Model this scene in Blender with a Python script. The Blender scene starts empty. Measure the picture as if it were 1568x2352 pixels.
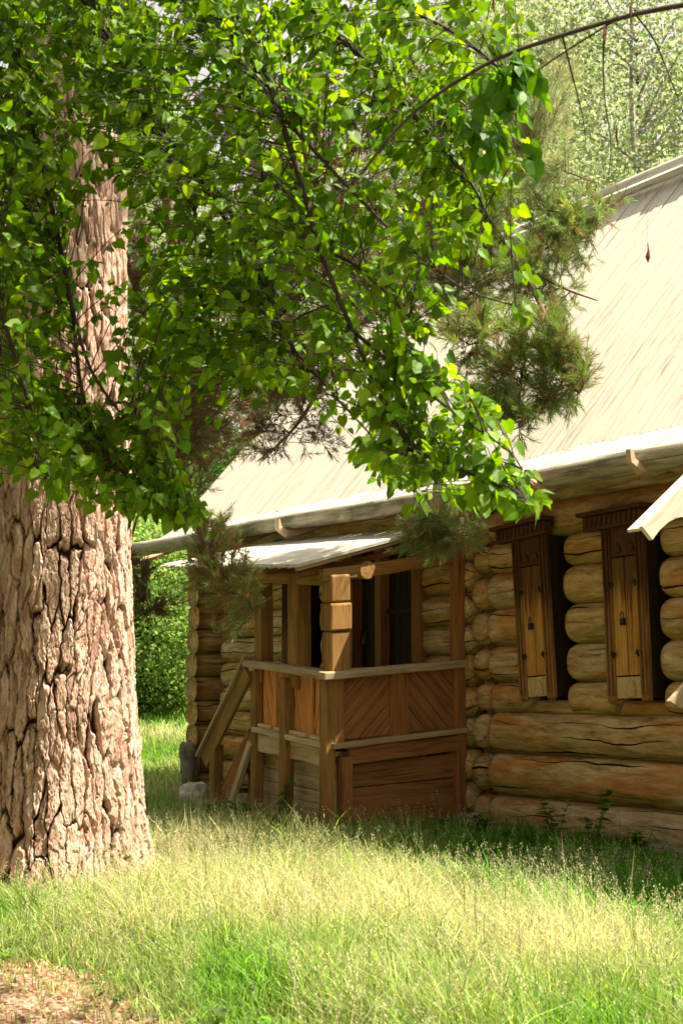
import bpy, math, random
import numpy as np
from mathutils import Vector, Matrix
SEED = 7
random.seed(SEED); RNG = np.random.default_rng(SEED)
R = math.radians
sc = bpy.context.scene
C = sc.collection

# ------------------------------------------------------------------ camera, world, sun
F = 3267.; CX = 784.; CY = 1176.; PITCH = math.atan(404 / 3267.); EYE = 1.25
cam_d = bpy.data.cameras.new('camera'); cam = bpy.data.objects.new('camera', cam_d); C.objects.link(cam)
cam.location = (0, 0, EYE); cam.rotation_euler = (R(90) + PITCH, 0, 0)
cam_d.sensor_fit = 'VERTICAL'; cam_d.sensor_height = 36; cam_d.lens = 50
cam_d.clip_start = .05; cam_d.clip_end = 2000
cam_d.dof.use_dof = True; cam_d.dof.focus_distance = 11.5; cam_d.dof.aperture_fstop = 6.3
sc.camera = cam
SUN_EL = R(61); SUN_H = (0.998, 0.05)
SUN_ROT = math.atan2(SUN_H[0], SUN_H[1])
w = bpy.data.worlds.new("World"); sc.world = w; w.use_nodes = True
nt = w.node_tree; nt.nodes.clear()
sky = nt.nodes.new('ShaderNodeTexSky'); sky.sky_type = 'NISHITA'; sky.sun_disc = False
sky.sun_elevation = SUN_EL; sky.sun_rotation = SUN_ROT; sky.air_density = 1.4; sky.dust_density = 4.0; sky.ozone_density = .6
bg = nt.nodes.new('ShaderNodeBackground'); bg.inputs[1].default_value = 0.07
wo = nt.nodes.new('ShaderNodeOutputWorld')
hz_ = nt.nodes.new('ShaderNodeHueSaturation'); hz_.inputs['Saturation'].default_value = .15; hz_.inputs['Value'].default_value = 1.15
nt.links.new(sky.outputs[0], hz_.inputs['Color']); tn_ = nt.nodes.new('ShaderNodeMix'); tn_.data_type = 'RGBA'; tn_.blend_type = 'MULTIPLY'; tn_.inputs[0].default_value = 1; tn_.inputs[7].default_value = (1, .92, .79, 1)
nt.links.new(hz_.outputs[0], tn_.inputs[6]); nt.links.new(tn_.outputs[2], bg.inputs[0]); nt.links.new(bg.outputs[0], wo.inputs[0])
sl = bpy.data.lights.new('sun', 'SUN'); sl.energy = 5.0; sl.angle = R(.6); sl.color = (1, .90, .70)
so = bpy.data.objects.new('sun', sl); C.objects.link(so); so.location = (10, -5, 20)
SV = Vector((SUN_H[0] * math.cos(SUN_EL), SUN_H[1] * math.cos(SUN_EL), math.sin(SUN_EL))).normalized()
so.rotation_euler = SV.to_track_quat('Z', 'Y').to_euler()
sc.view_settings.view_transform = 'Standard'; sc.view_settings.look = 'None'
sc.view_settings.exposure = 1.6; sc.view_settings.gamma = 1
sc.render.engine = 'CYCLES'
sc.cycles.max_bounces = 7; sc.cycles.diffuse_bounces = 4; sc.cycles.transmission_bounces = 4
sc.cycles.transparent_max_bounces = 8; sc.cycles.use_denoising = True

# ------------------------------------------------------------------ placing by sight line
def at(px, py, Y):
    x = (px - CX) / F; v = -(py - CY) / F
    c, s = math.cos(PITCH), math.sin(PITCH)
    k = Y / (c - v * s)
    return np.array((x * k, Y, EYE + (s + v * c) * k))

# ------------------------------------------------------------------ numpy noise
def _h(i, j, k, s=0):
    n = (i * 374761393 + j * 668265263 + k * 2147483647 + s * 974634777) & 0xffffffff
    n = ((n ^ (n >> 13)) * 1274126177) & 0xffffffff
    return ((n ^ (n >> 16)) & 0xffffff) / float(0xffffff)
def vnoise(x, y, z=0., s=0):
    x, y, z = np.broadcast_arrays(np.asarray(x, float), np.asarray(y, float), np.asarray(z, float))
    xi, yi, zi = [np.floor(a).astype(np.int64) for a in (x, y, z)]
    fx, fy, fz = x - xi, y - yi, z - zi
    fx, fy, fz = [a * a * (3 - 2 * a) for a in (fx, fy, fz)]
    r = 0
    for a in (0, 1):
        for b in (0, 1):
            for c in (0, 1):
                r = r + (fx if a else 1 - fx) * (fy if b else 1 - fy) * (fz if c else 1 - fz) * _h(xi + a, yi + b, zi + c, s)
    return r
def fbm(x, y, z=0., o=4, s=0):
    r = 0; a = .5
    for i in range(o):
        r = r + a * vnoise(x * 2 ** i, y * 2 ** i, z * 2 ** i if not np.isscalar(z) else z, s + i); a *= .5
    return r / (1 - .5 ** o)

# ------------------------------------------------------------------ mesh helpers
def raw(name, V, loops, sizes, mat, parent=None, attrs=None, smooth=False, mats=None, midx=None):
    V = np.asarray(V, np.float32); loops = np.asarray(loops, np.int32); sizes = np.asarray(sizes, np.int32)
    m = bpy.data.meshes.new(name)
    m.vertices.add(len(V)); m.vertices.foreach_set('co', V.ravel())
    m.loops.add(len(loops)); m.loops.foreach_set('vertex_index', loops)
    m.polygons.add(len(sizes))
    st = np.concatenate(([0], np.cumsum(sizes)[:-1])).astype(np.int32)
    m.polygons.foreach_set('loop_start', st)
    try: m.polygons.foreach_set('loop_total', sizes)
    except Exception: pass
    m.polygons.foreach_set('use_smooth', np.full(len(sizes), smooth))
    for k, a in (attrs or {}).items():
        a = np.asarray(a, np.float32)
        if a.ndim == 1:
            at_ = m.attributes.new(k, 'FLOAT', 'POINT'); at_.data.foreach_set('value', a)
        elif k.startswith('col'):
            at_ = m.attributes.new(k, 'FLOAT_COLOR', 'POINT')
            at_.data.foreach_set('color', np.concatenate((a, np.ones((len(a), 1), np.float32)), 1).ravel())
        else:
            at_ = m.attributes.new(k, 'FLOAT_VECTOR', 'POINT'); at_.data.foreach_set('vector', a.ravel())
    m.update(calc_edges=True); m.validate()
    for mm in (mats or [mat]): m.materials.append(mm)
    if midx is not None: m.polygons.foreach_set('material_index', np.asarray(midx, np.int32))
    o = bpy.data.objects.new(name, m); C.objects.link(o)
    if parent is not None: o.parent = parent
    return o

class MB:
    """collects solids; every vertex carries lc = (along the grain, across, depth) in metres for the wood grain"""
    def __init__(s): s.V = []; s.L = []; s.S = []; s.A = []; s.n = 0; s.sm = False
    def add(s, V, F_, lc):
        for f in F_: s.L.extend([i + s.n for i in f]); s.S.append(len(f))
        s.V.extend([tuple(v) for v in V]); s.A.extend([tuple(v) for v in lc]); s.n += len(V)
    def box(s, p0, p1, wid, thk, up=(0, 0, 1), jit=.0, seg=1, taper=1.0):
        """a plank from p0 to p1; wid along 'up' (made perpendicular), thk along the third axis"""
        p0 = Vector(p0); p1 = Vector(p1); d = (p1 - p0); L = d.length; d.normalize()
        u = Vector(up); u = (u - d * u.dot(d)); u.normalize(); t = d.cross(u)
        off = (random.random() * 50, random.random() * 50, random.random() * 50)
        V = []; A = []; n = seg + 1
        for i in range(n):
            f = i / seg; k = 1 + (taper - 1) * f
            jw = random.uniform(-jit, jit); jt = random.uniform(-jit, jit) * .5
            for a, b in ((-1, -1), (1, -1), (1, 1), (-1, 1)):
                V.append(p0 + d * (L * f) + u * (a * wid * .5 * k + jw) + t * (b * thk * .5 * k + jt))
                A.append((L * f + off[0], a * wid * .5 + off[1], b * thk * .5 + off[2]))
        Fc = [(3, 2, 1, 0)]
        for i in range(seg):
            q = 4 * i
            for e in range(4):
                e2 = (e + 1) % 4; Fc.append((q + e, q + e2, q + 4 + e2, q + 4 + e))
        q = 4 * seg; Fc.append((q, q + 1, q + 2, q + 3))
        s.add(V, Fc, A)
    def prism(s, poly, ex, ori=None, grain=None):
        """polygon (3D points) pushed along vector ex"""
        P = [Vector(p) for p in poly]; ex = Vector(ex); n = len(P)
        g = Vector(grain or (0, 0, 1)).normalized(); h = ex.normalized().cross(g)
        off = (random.random() * 50, random.random() * 50, random.random() * 50)
        V = P + [p + ex for p in P]
        A = [(v.dot(g) + off[0], v.dot(h) + off[1], off[2] + v.dot(ex.normalized())) for v in V]
        Fc = [tuple(range(n))[::-1], tuple(range(n, 2 * n))] + [(i, (i + 1) % n, n + (i + 1) % n, n + i) for i in range(n)]
        s.add(V, Fc, A)
    def tube(s, pts, rad, seg=8, cap=True, lump=0.):
        pts = [Vector(p) for p in pts]; n = len(pts)
        if not hasattr(rad, '__len__'): rad = [rad] * n
        off = (random.random() * 50, random.random() * 50, random.random() * 50)
        V = []; A = []; acc = 0; prev = None
        for i, p in enumerate(pts):
            d = (pts[min(i + 1, n - 1)] - pts[max(i - 1, 0)]).normalized()
            ref = prev if prev is not None else (Vector((0, 0, 1)) if abs(d.z) < .9 else Vector((1, 0, 0)))
            a = (ref - d * ref.dot(d)); a = a.normalized() if a.length > 1e-5 else d.orthogonal().normalized()
            prev = a; b = d.cross(a)
            if i: acc += (p - pts[i - 1]).length
            for k in range(seg):
                th = 2 * math.pi * k / seg; r = rad[i] * (1 + random.uniform(-lump, lump))
                V.append(p + a * (math.cos(th) * r) + b * (math.sin(th) * r))
                A.append((acc + off[0], math.cos(th) * r + off[1], math.sin(th) * r + off[2]))
        Fc = []
        for i in range(n - 1):
            for k in range(seg):
                k2 = (k + 1) % seg; Fc.append((i * seg + k, i * seg + k2, (i + 1) * seg + k2, (i + 1) * seg + k))
        if cap: Fc.append(tuple(range(seg))[::-1]); Fc.append(tuple(range((n - 1) * seg, n * seg)))
        s.add(V, Fc, A)
    def build(s, name, mat, parent=None, bevel=0., smooth=False, xf=None):
        V = np.array(s.V)
        if xf is not None: V = xf(V)
        o = raw(name, V, s.L, s.S, mat, parent, {'lc': np.array(s.A)}, smooth)
        if bevel:
            b = o.modifiers.new('b', 'BEVEL'); b.width = bevel; b.segments = 2; b.limit_method = 'ANGLE'
        return o

def tag(o, label=None, cat=None, group=None, kind=None):
    for k, v in (('label', label), ('category', cat), ('group', group), ('kind', kind)):
        if v: o[k] = v
    return o
def empty(name, loc=(0, 0, 0), rz=0):
    o = bpy.data.objects.new(name, None); C.objects.link(o); o.location = loc; o.rotation_euler = (0, 0, rz)
    o.empty_display_size = .3
    return o

# ------------------------------------------------------------------ materials
def newmat(name):
    m = bpy.data.materials.new(name); m.use_nodes = True; t = m.node_tree
    return m, t, t.nodes['Principled BSDF']
def N(t, kind, **kw):
    n = t.nodes.new(kind)
    for k, v in kw.items():
        if hasattr(n, k): setattr(n, k, v)
        else: n.inputs[k.replace('_', ' ')].default_value = v
    return n
def ramp(t, fac, stops, interp='LINEAR'):
    r = t.nodes.new('ShaderNodeValToRGB'); r.color_ramp.interpolation = interp
    el = r.color_ramp.elements
    while len(el) > 1: el.remove(el[0])
    el[0].position = stops[0][0]; el[0].color = (*stops[0][1], 1) if len(stops[0][1]) == 3 else stops[0][1]
    for p, c in stops[1:]:
        e = el.new(p); e.color = (*c, 1)
    t.links.new(fac, r.inputs[0]); return r.outputs[0]
def noise(t, vec, scale, detail=4, rough=.6, dist=0., mp=None):
    if mp:
        mm = N(t, 'ShaderNodeMapping'); mm.inputs['Scale'].default_value = mp; t.links.new(vec, mm.inputs[0]); vec = mm.outputs[0]
    n = N(t, 'ShaderNodeTexNoise'); n.inputs['Scale'].default_value = scale; n.inputs['Detail'].default_value = detail
    n.inputs['Roughness'].default_value = rough; n.inputs['Distortion'].default_value = dist
    t.links.new(vec, n.inputs['Vector']); return n.outputs['Fac']
def mix(t, fac, a, b, mode='MIX'):
    n = t.nodes.new('ShaderNodeMix'); n.data_type = 'RGBA'; n.blend_type = mode
    for i, v in ((0, fac), (6, a), (7, b)):
        if isinstance(v, (int, float)): n.inputs[i].default_value = v
        elif isinstance(v, tuple): n.inputs[i].default_value = (*v, 1)
        else: t.links.new(v, n.inputs[i])
    return n.outputs[2]
def mth(t, op, a, b=None, c=None, clamp=False):
    n = t.nodes.new('ShaderNodeMath'); n.operation = op; n.use_clamp = clamp
    for i, v in enumerate((a, b, c)):
        if v is None: continue
        if isinstance(v, (int, float)): n.inputs[i].default_value = v
        else: t.links.new(v, n.inputs[i])
    return n.outputs[0]
def attr(t, name, out='Vector'):
    n = N(t, 'ShaderNodeAttribute'); n.attribute_name = name; return n.outputs[out]

def wood(name, base, alt=None, dark=None, stain=None, stain_amt=.4, green=0., rough=.8, bump=.5, fine=45, top_dark=None):
    alt = alt or tuple(c * 1.3 for c in base); dark = dark or tuple(c * .35 for c in base)
    m, t, b = newmat(name); v = attr(t, 'lc')
    g1 = noise(t, v, 1, 5, .65, .3, (2.2, fine, fine))
    g2 = noise(t, v, 1, 3, .6, .6, (.7, 6, 6))
    g3 = noise(t, v, 1, 2, .5, .2, (.9, 110, 110))
    col = ramp(t, g1, [(.28, dark), (.45, base), (.72, alt)])
    col = mix(t, ramp(t, g2, [(.35, (0, 0, 0)), (.7, (1, 1, 1))]), col, mix(t, .5, col, alt))
    if stain:
        s = noise(t, v, 1, 4, .6, .8, (.9, 3.2, 3.2))
        s2 = ramp(t, s, [(.5, (0, 0, 0)), (.66, (stain_amt,) * 3)])
        col = mix(t, s2, col, mix(t, ramp(t, g1, [(.3, (0, 0, 0)), (.7, (1, 1, 1))]), tuple(c * .5 for c in stain), stain))
    if green:
        s = noise(t, v, 1, 4, .6, .5, (1.6, 5, 9))
        s2 = ramp(t, s, [(.47, (0, 0, 0)), (.62, (green,) * 3)])
        col = mix(t, s2, col, (.07, .085, .02))
    if top_dark:   # darker brown towards the head of the window, streaky lower edge
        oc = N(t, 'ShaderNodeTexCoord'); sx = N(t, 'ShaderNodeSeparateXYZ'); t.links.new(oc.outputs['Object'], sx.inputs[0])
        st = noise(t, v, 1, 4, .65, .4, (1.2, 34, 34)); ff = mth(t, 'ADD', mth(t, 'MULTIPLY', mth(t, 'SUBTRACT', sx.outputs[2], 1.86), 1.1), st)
        col = mix(t, ramp(t, ff, [(.42, (0, 0, 0)), (.66, (.85, .85, .85))]), col, top_dark)
    cr = ramp(t, g3, [(.27, (1, 1, 1)), (.33, (0, 0, 0))])
    col = mix(t, cr, col, tuple(c * .25 for c in dark))
    t.links.new(col, b.inputs['Base Color']); b.inputs['Roughness'].default_value = rough
    b.inputs['Specular IOR Level'].default_value = .25
    bp = N(t, 'ShaderNodeBump'); bp.inputs['Strength'].default_value = bump; bp.inputs['Distance'].default_value = .006
    hgt = mth(t, 'SUBTRACT', g1, mth(t, 'MULTIPLY', cr, .8))
    t.links.new(hgt, bp.inputs['Height']); t.links.new(bp.outputs[0], b.inputs['Normal'])
    return m

def log_mat():
    """round logs: lc = (along, y, z in section), uvl = (along, arc length, seed), sd = height in the section -1..1"""
    m, t, b = newmat('weathered_log'); v = attr(t, 'lc'); q = attr(t, 'uvl')
    sp = N(t, 'ShaderNodeSeparateXYZ'); t.links.new(q, sp.inputs[0]); al, ar, sd = sp.outputs
    g1 = noise(t, v, 1, 7, .74, .5, (3.2, 19, 19))
    g0 = noise(t, v, 1, 4, .6, 1.2, (.8, 3.5, 3.5))
    col = ramp(t, g1, [(.3, (.09, .045, .015)), (.43, (.42, .25, .085)), (.56, (.62, .42, .17)), (.72, (.74, .56, .29))])
    warm = ramp(t, g0, [(.50, (0, 0, 0)), (.61, (.85, .85, .85))])
    gs = mth(t, 'FRACT', mth(t, 'MULTIPLY', sd, 3.77))
    gcol = ramp(t, g1, [(.3, (.09, .06, .045)), (.43, (.39, .29, .21)), (.56, (.58, .46, .35)), (.72, (.70, .60, .49))])
    col = mix(t, mth(t, 'MULTIPLY', mth(t, 'ADD', gs, .15), .6), col, gcol)
    col = mix(t, warm, col, ramp(t, g1, [(.25, (.17, .06, .014)), (.5, (.52, .23, .06)), (.75, (.68, .38, .13))]))
    # moss and algae keep to the wetter lower flank of every log
    low = attr(t, 'sec', 'Fac'); gm = noise(t, v, 1, 4, .6, .4, (1.2, 7, 7))
    ms = mth(t, 'ADD', mth(t, 'MULTIPLY', low, -.32), gm)
    col = mix(t, ramp(t, ms, [(.54, (0, 0, 0)), (.74, (.55, .55, .55))]), col, ramp(t, g1, [(.3, (.08, .09, .012)), (.7, (.36, .34, .06))]))
    # knots
    vo = N(t, 'ShaderNodeTexVoronoi'); vo.inputs['Scale'].default_value = 1
    mp = N(t, 'ShaderNodeMapping'); mp.inputs['Scale'].default_value = (1.5, 3.4, 1)
    t.links.new(q, mp.inputs[0]); t.links.new(mp.outputs[0], vo.inputs['Vector'])
    kn = ramp(t, vo.outputs['Distance'], [(.05, (1, 1, 1)), (.1, (.3, .3, .3)), (.16, (0, 0, 0))])
    col = mix(t, kn, col, (.05, .02, .01))
    # drying checks: long wandering dark splits
    cb = N(t, 'ShaderNodeCombineXYZ'); t.links.new(mth(t, 'MULTIPLY', al, 1.6), cb.inputs[0]); t.links.new(mth(t, 'MULTIPLY', sd, 7.3), cb.inputs[1])
    n1 = N(t, 'ShaderNodeTexNoise'); n1.inputs['Scale'].default_value = 1; n1.inputs['Detail'].default_value = 5; t.links.new(cb.outputs[0], n1.inputs['Vector'])
    vv = mth(t, 'ADD', mth(t, 'DIVIDE', mth(t, 'ADD', ar, mth(t, 'MULTIPLY', n1.outputs['Fac'], .16)), .115), sd)
    fr = mth(t, 'ABSOLUTE', mth(t, 'SUBTRACT', mth(t, 'FRACT', vv), .5))
    cb2 = N(t, 'ShaderNodeCombineXYZ'); t.links.new(mth(t, 'MULTIPLY', al, .9), cb2.inputs[0])
    t.links.new(mth(t, 'ADD', mth(t, 'MULTIPLY', mth(t, 'FLOOR', vv), 5.17), mth(t, 'MULTIPLY', sd, 3.1)), cb2.inputs[1])
    n2 = N(t, 'ShaderNodeTexNoise'); n2.inputs['Scale'].default_value = 1; n2.inputs['Detail'].default_value = 2; t.links.new(cb2.outputs[0], n2.inputs['Vector'])
    wd = mth(t, 'MULTIPLY', mth(t, 'SUBTRACT', n2.outputs['Fac'], .46), .36)
    ck = mth(t, 'MULTIPLY', mth(t, 'SUBTRACT', wd, fr), 60, clamp=True)
    col = mix(t, ck, col, (.018, .01, .006))
    t.links.new(col, b.inputs['Base Color']); b.inputs['Roughness'].default_value = .85; b.inputs['Specular IOR Level'].default_value = .2
    bp = N(t, 'ShaderNodeBump'); bp.inputs['Strength'].default_value = 1; bp.inputs['Distance'].default_value = .022
    t.links.new(mth(t, 'SUBTRACT', mth(t, 'MULTIPLY', g1, .6), ck), bp.inputs['Height']); t.links.new(bp.outputs[0], b.inputs['Normal'])
    return m

def leafmat(name, trans=.5, rough=.5, spec=.3, vein=False):
    m, t, b = newmat(name); c = attr(t, 'col', 'Color')
    out = t.nodes['Material Output']
    t.links.new(c, b.inputs['Base Color']); b.inputs['Roughness'].default_value = rough; b.inputs['Specular IOR Level'].default_value = spec
    tr = N(t, 'ShaderNodeBsdfTranslucent')
    hs = N(t, 'ShaderNodeHueSaturation'); hs.inputs['Hue'].default_value = .485; hs.inputs['Saturation'].default_value = 1.12; hs.inputs['Value'].default_value = 1.5
    t.links.new(c, hs.inputs['Color']); t.links.new(hs.outputs[0], tr.inputs[0])
    ms = N(t, 'ShaderNodeMixShader'); ms.inputs[0].default_value = trans
    t.links.new(b.outputs[0], ms.inputs[1]); t.links.new(tr.outputs[0], ms.inputs[2]); t.links.new(ms.outputs[0], out.inputs[0])
    return m
def barkmat(name, c0, c1, sc_=(6, 6, 1.5), bump=.6):
    m, t, b = newmat(name); tc = N(t, 'ShaderNodeTexCoord')
    g = noise(t, tc.outputs['Object'], 3, 6, .7, .3, sc_)
    t.links.new(ramp(t, g, [(.35, c0), (.65, c1)]), b.inputs['Base Color']); b.inputs['Roughness'].default_value = .9
    bp = N(t, 'ShaderNodeBump'); bp.inputs['Strength'].default_value = bump; bp.inputs['Distance'].default_value = .02
    t.links.new(g, bp.inputs['Height']); t.links.new(bp.outputs[0], b.inputs['Normal']); return m

M_LOG = log_mat()
M_ROOF = wood('silvered_roof_board', (.54, .51, .44), (.62, .59, .52), (.28, .25, .2), fine=22, bump=.3)
M_GUT = wood('gutter_wood', (.30, .26, .20), (.48, .44, .36), (.09, .07, .05), green=.7, fine=30, bump=.9)
M_SHUT = wood('shutter_wood', (.42, .19, .04), (.66, .36, .09), (.14, .05, .014), stain=(.74, .46, .13), stain_amt=.8, fine=60, top_dark=(.07, .022, .01))
M_FRAME = wood('window_frame_wood', (.22, .10, .035), (.38, .2, .07), (.06, .025, .012), fine=38, top_dark=(.06, .02, .01))
M_PANEL = wood('carved_panel_wood', (.52, .36, .17), (.66, .5, .27), (.1, .05, .02), fine=30)
M_POST = wood('porch_post_wood', (.26, .125, .04), (.42, .235, .075), (.06, .03, .015), green=.4, fine=30)
M_RED = wood('red_brown_board', (.68, .22, .05), (.85, .46, .2), (.15, .05, .02), stain=(.55, .36, .2), stain_amt=.7, fine=40)
M_BROWN = wood('brown_board', (.25, .10, .036), (.40, .185, .07), (.06, .024, .01), fine=34)
M_RAIL = wood('grey_rail_wood', (.42, .29, .17), (.52, .42, .3), (.13, .09, .05), stain=(.35, .2, .09), stain_amt=.5, fine=26)
M_SKIRT = wood('skirt_board_wood', (.56, .40, .24), (.70, .57, .41), (.13, .07, .04), stain=(.5, .22, .07), stain_amt=.7, fine=26)
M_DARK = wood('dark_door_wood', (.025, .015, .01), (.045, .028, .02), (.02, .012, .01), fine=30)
M_FASC = wood('pale_fascia_wood', (.62, .54, .43), (.74, .67, .56), (.4, .3, .2), fine=20, bump=.3)
def plain(name, col, rough=.6, metal=0.):
    m, t, b = newmat(name); tc = N(t, 'ShaderNodeTexCoord')
    g = noise(t, tc.outputs['Object'], 14, 4)
    t.links.new(ramp(t, g, [(.3, tuple(c * .6 for c in col)), (.7, tuple(min(1, c * 1.3) for c in col))]), b.inputs['Base Color'])
    b.inputs['Roughness'].default_value = rough; b.inputs['Metallic'].default_value = metal; return m
M_IRON = plain('black_iron', (.03, .03, .032), .5, .6)
def stone():
    m, t, b = newmat('field_stone'); tc = N(t, 'ShaderNodeTexCoord')
    g = noise(t, tc.outputs['Object'], 7, 7, .65); g2 = noise(t, tc.outputs['Object'], 2.5, 3)
    c = ramp(t, g, [(.3, (.09, .075, .06)), (.5, (.24, .2, .16)), (.75, (.4, .36, .3))])
    c = mix(t, ramp(t, g2, [(.5, (0, 0, 0)), (.65, (.7, .7, .7))]), c, (.09, .11, .03))
    t.links.new(c, b.inputs['Base Color']); b.inputs['Roughness'].default_value = .9
    bp = N(t, 'ShaderNodeBump'); bp.inputs['Strength'].default_value = .7; bp.inputs['Distance'].default_value = .03
    t.links.new(g, bp.inputs['Height']); t.links.new(bp.outputs[0], b.inputs['Normal']); return m
M_STONE = stone(); M_PALE = plain('pale_lichen_stone', (.5, .47, .4), .9)
M_LEAF = leafmat('linden_leaf', .5, .5, .22)
M_BGLEAF = leafmat('birch_leaf', .5, .6, .2)
M_NEEDLE = leafmat('pine_needle', .3, .5, .25)
M_GRASS = leafmat('grass_blade', .45, .55, .25)
M_TWIG = barkmat('twig_bark', (.02, .013, .01), (.055, .038, .028), (8, 8, 8), .3)
M_PTWIG = barkmat('pine_twig_bark', (.07, .04, .025), (.2, .12, .07), (8, 8, 8), .3)
M_BIRCH = barkmat('birch_bark', (.12, .1, .09), (.6, .57, .52), (1.5, 1.5, 5), .3)
M_DEAD = plain('dry_leaf_brown', (.16, .045, .025), .8)

# ------------------------------------------------------------------ ground
TX, TY = at(118, 1990, 9.0)[0], 9.0           # foot of the big pine
def gz(x, y):
    x = np.asarray(x, float); y = np.asarray(y, float)
    z = .05 * (fbm(x * .35, y * .35, 0., 3, 5) - .5)
    d = np.hypot(x - TX, y - TY); z = z + .12 * np.exp(-(d / 1.3) ** 2)
    q = np.clip((y - 14.5) / 17, 0, 1); z = z + 1.2 * q * q * (3 - 2 * q)
    z = z + .5 * (fbm(x * .03 + 3, y * .03, 0., 2, 9) - .5) * np.clip((y - 34) / 30, 0, 1)
    return z
def soil_mask(x, y):
    """1 where the trodden path and the bare patch by the pine are"""
    n = fbm(np.asarray(x) * 1.7 + 9, np.asarray(y) * 1.7, 0., 3, 21) - .5
    bx = (x + .54) - (y - 5.6) * -.75
    a = 1 / (1 + np.exp((bx + n * .9) * 9))
    a = a * (1 / (1 + np.exp((np.asarray(y) - 6.75 + n * .8) * 9)))
    dd = np.hypot((x - (TX - .5)) / .75, (y - (TY - .75)) / .45) + n * .7
    return np.clip(a + 1 / (1 + np.exp((dd - .9) * 9)), 0, 1)
def ground():
    xs = np.concatenate((np.linspace(-300, -14, 12), np.linspace(-12, 14, 140), np.linspace(16, 300, 12)))
    ys = np.concatenate((np.linspace(-40, 2, 8), np.linspace(3, 18, 110), np.linspace(18.5, 60, 50), np.linspace(70, 400, 12)))
    X, Y = np.meshgrid(xs, ys); Z = gz(X, Y) - .004
    V = np.stack((X, Y, Z), -1).reshape(-1, 3); nx = len(xs); ny = len(ys)
    i = np.arange(ny - 1)[:, None] * nx + np.arange(nx - 1)[None]
    Fq = np.stack((i, i + 1, i + nx + 1, i + nx), -1).reshape(-1, 4)
    m, t, b = newmat('ground_soil'); tc = N(t, 'ShaderNodeTexCoord'); s = attr(t, 'soil', 'Fac')
    g = noise(t, tc.outputs['Object'], 9, 8, .7); g2 = noise(t, tc.outputs['Object'], 60, 4, .7)
    gr = ramp(t, g, [(.3, (.035, .05, .014)), (.6, (.10, .13, .035)), (.8, (.2, .2, .07))])
    so_ = mix(t, ramp(t, g2, [(.4, (0, 0, 0)), (.6, (1, 1, 1))]), (.23, .15, .10), ramp(t, g, [(.3, (.3, .2, .14)), (.7, (.5, .37, .27))]))
    t.links.new(mix(t, s, gr, so_), b.inputs['Base Color']); b.inputs['Roughness'].default_value = .95
    bp = N(t, 'ShaderNodeBump'); bp.inputs['Strength'].default_value = .8; bp.inputs['Distance'].default_value = .02
    t.links.new(g2, bp.inputs['Height']); t.links.new(bp.outputs[0], b.inputs['Normal'])
    o = raw('ground', V, Fq.ravel(), np.full(len(Fq), 4), m, None, {'soil': soil_mask(V[:, 0], V[:, 1])}, True)
    tag(o, kind='structure')
ground()

# ------------------------------------------------------------------ log house: local x = along the wall (towards the camera), y = into the house
AW = R(32.5); O0 = at(1320, 1580, 11.0)
U = np.array((math.sin(AW), -math.cos(AW), 0)); NN = np.array((-math.cos(AW), -math.sin(AW), 0))
RZ = math.atan2(U[1], U[0])
house = empty('log_house', (O0[0], O0[1], 0), RZ)
tag(house, 'old weathered log house with steep pale board roof and shuttered windows', 'house')
def loc2w(u, n, z): return np.array((O0[0], O0[1], 0)) + U * u + NN * n + np.array((0, 0, z))

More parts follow.
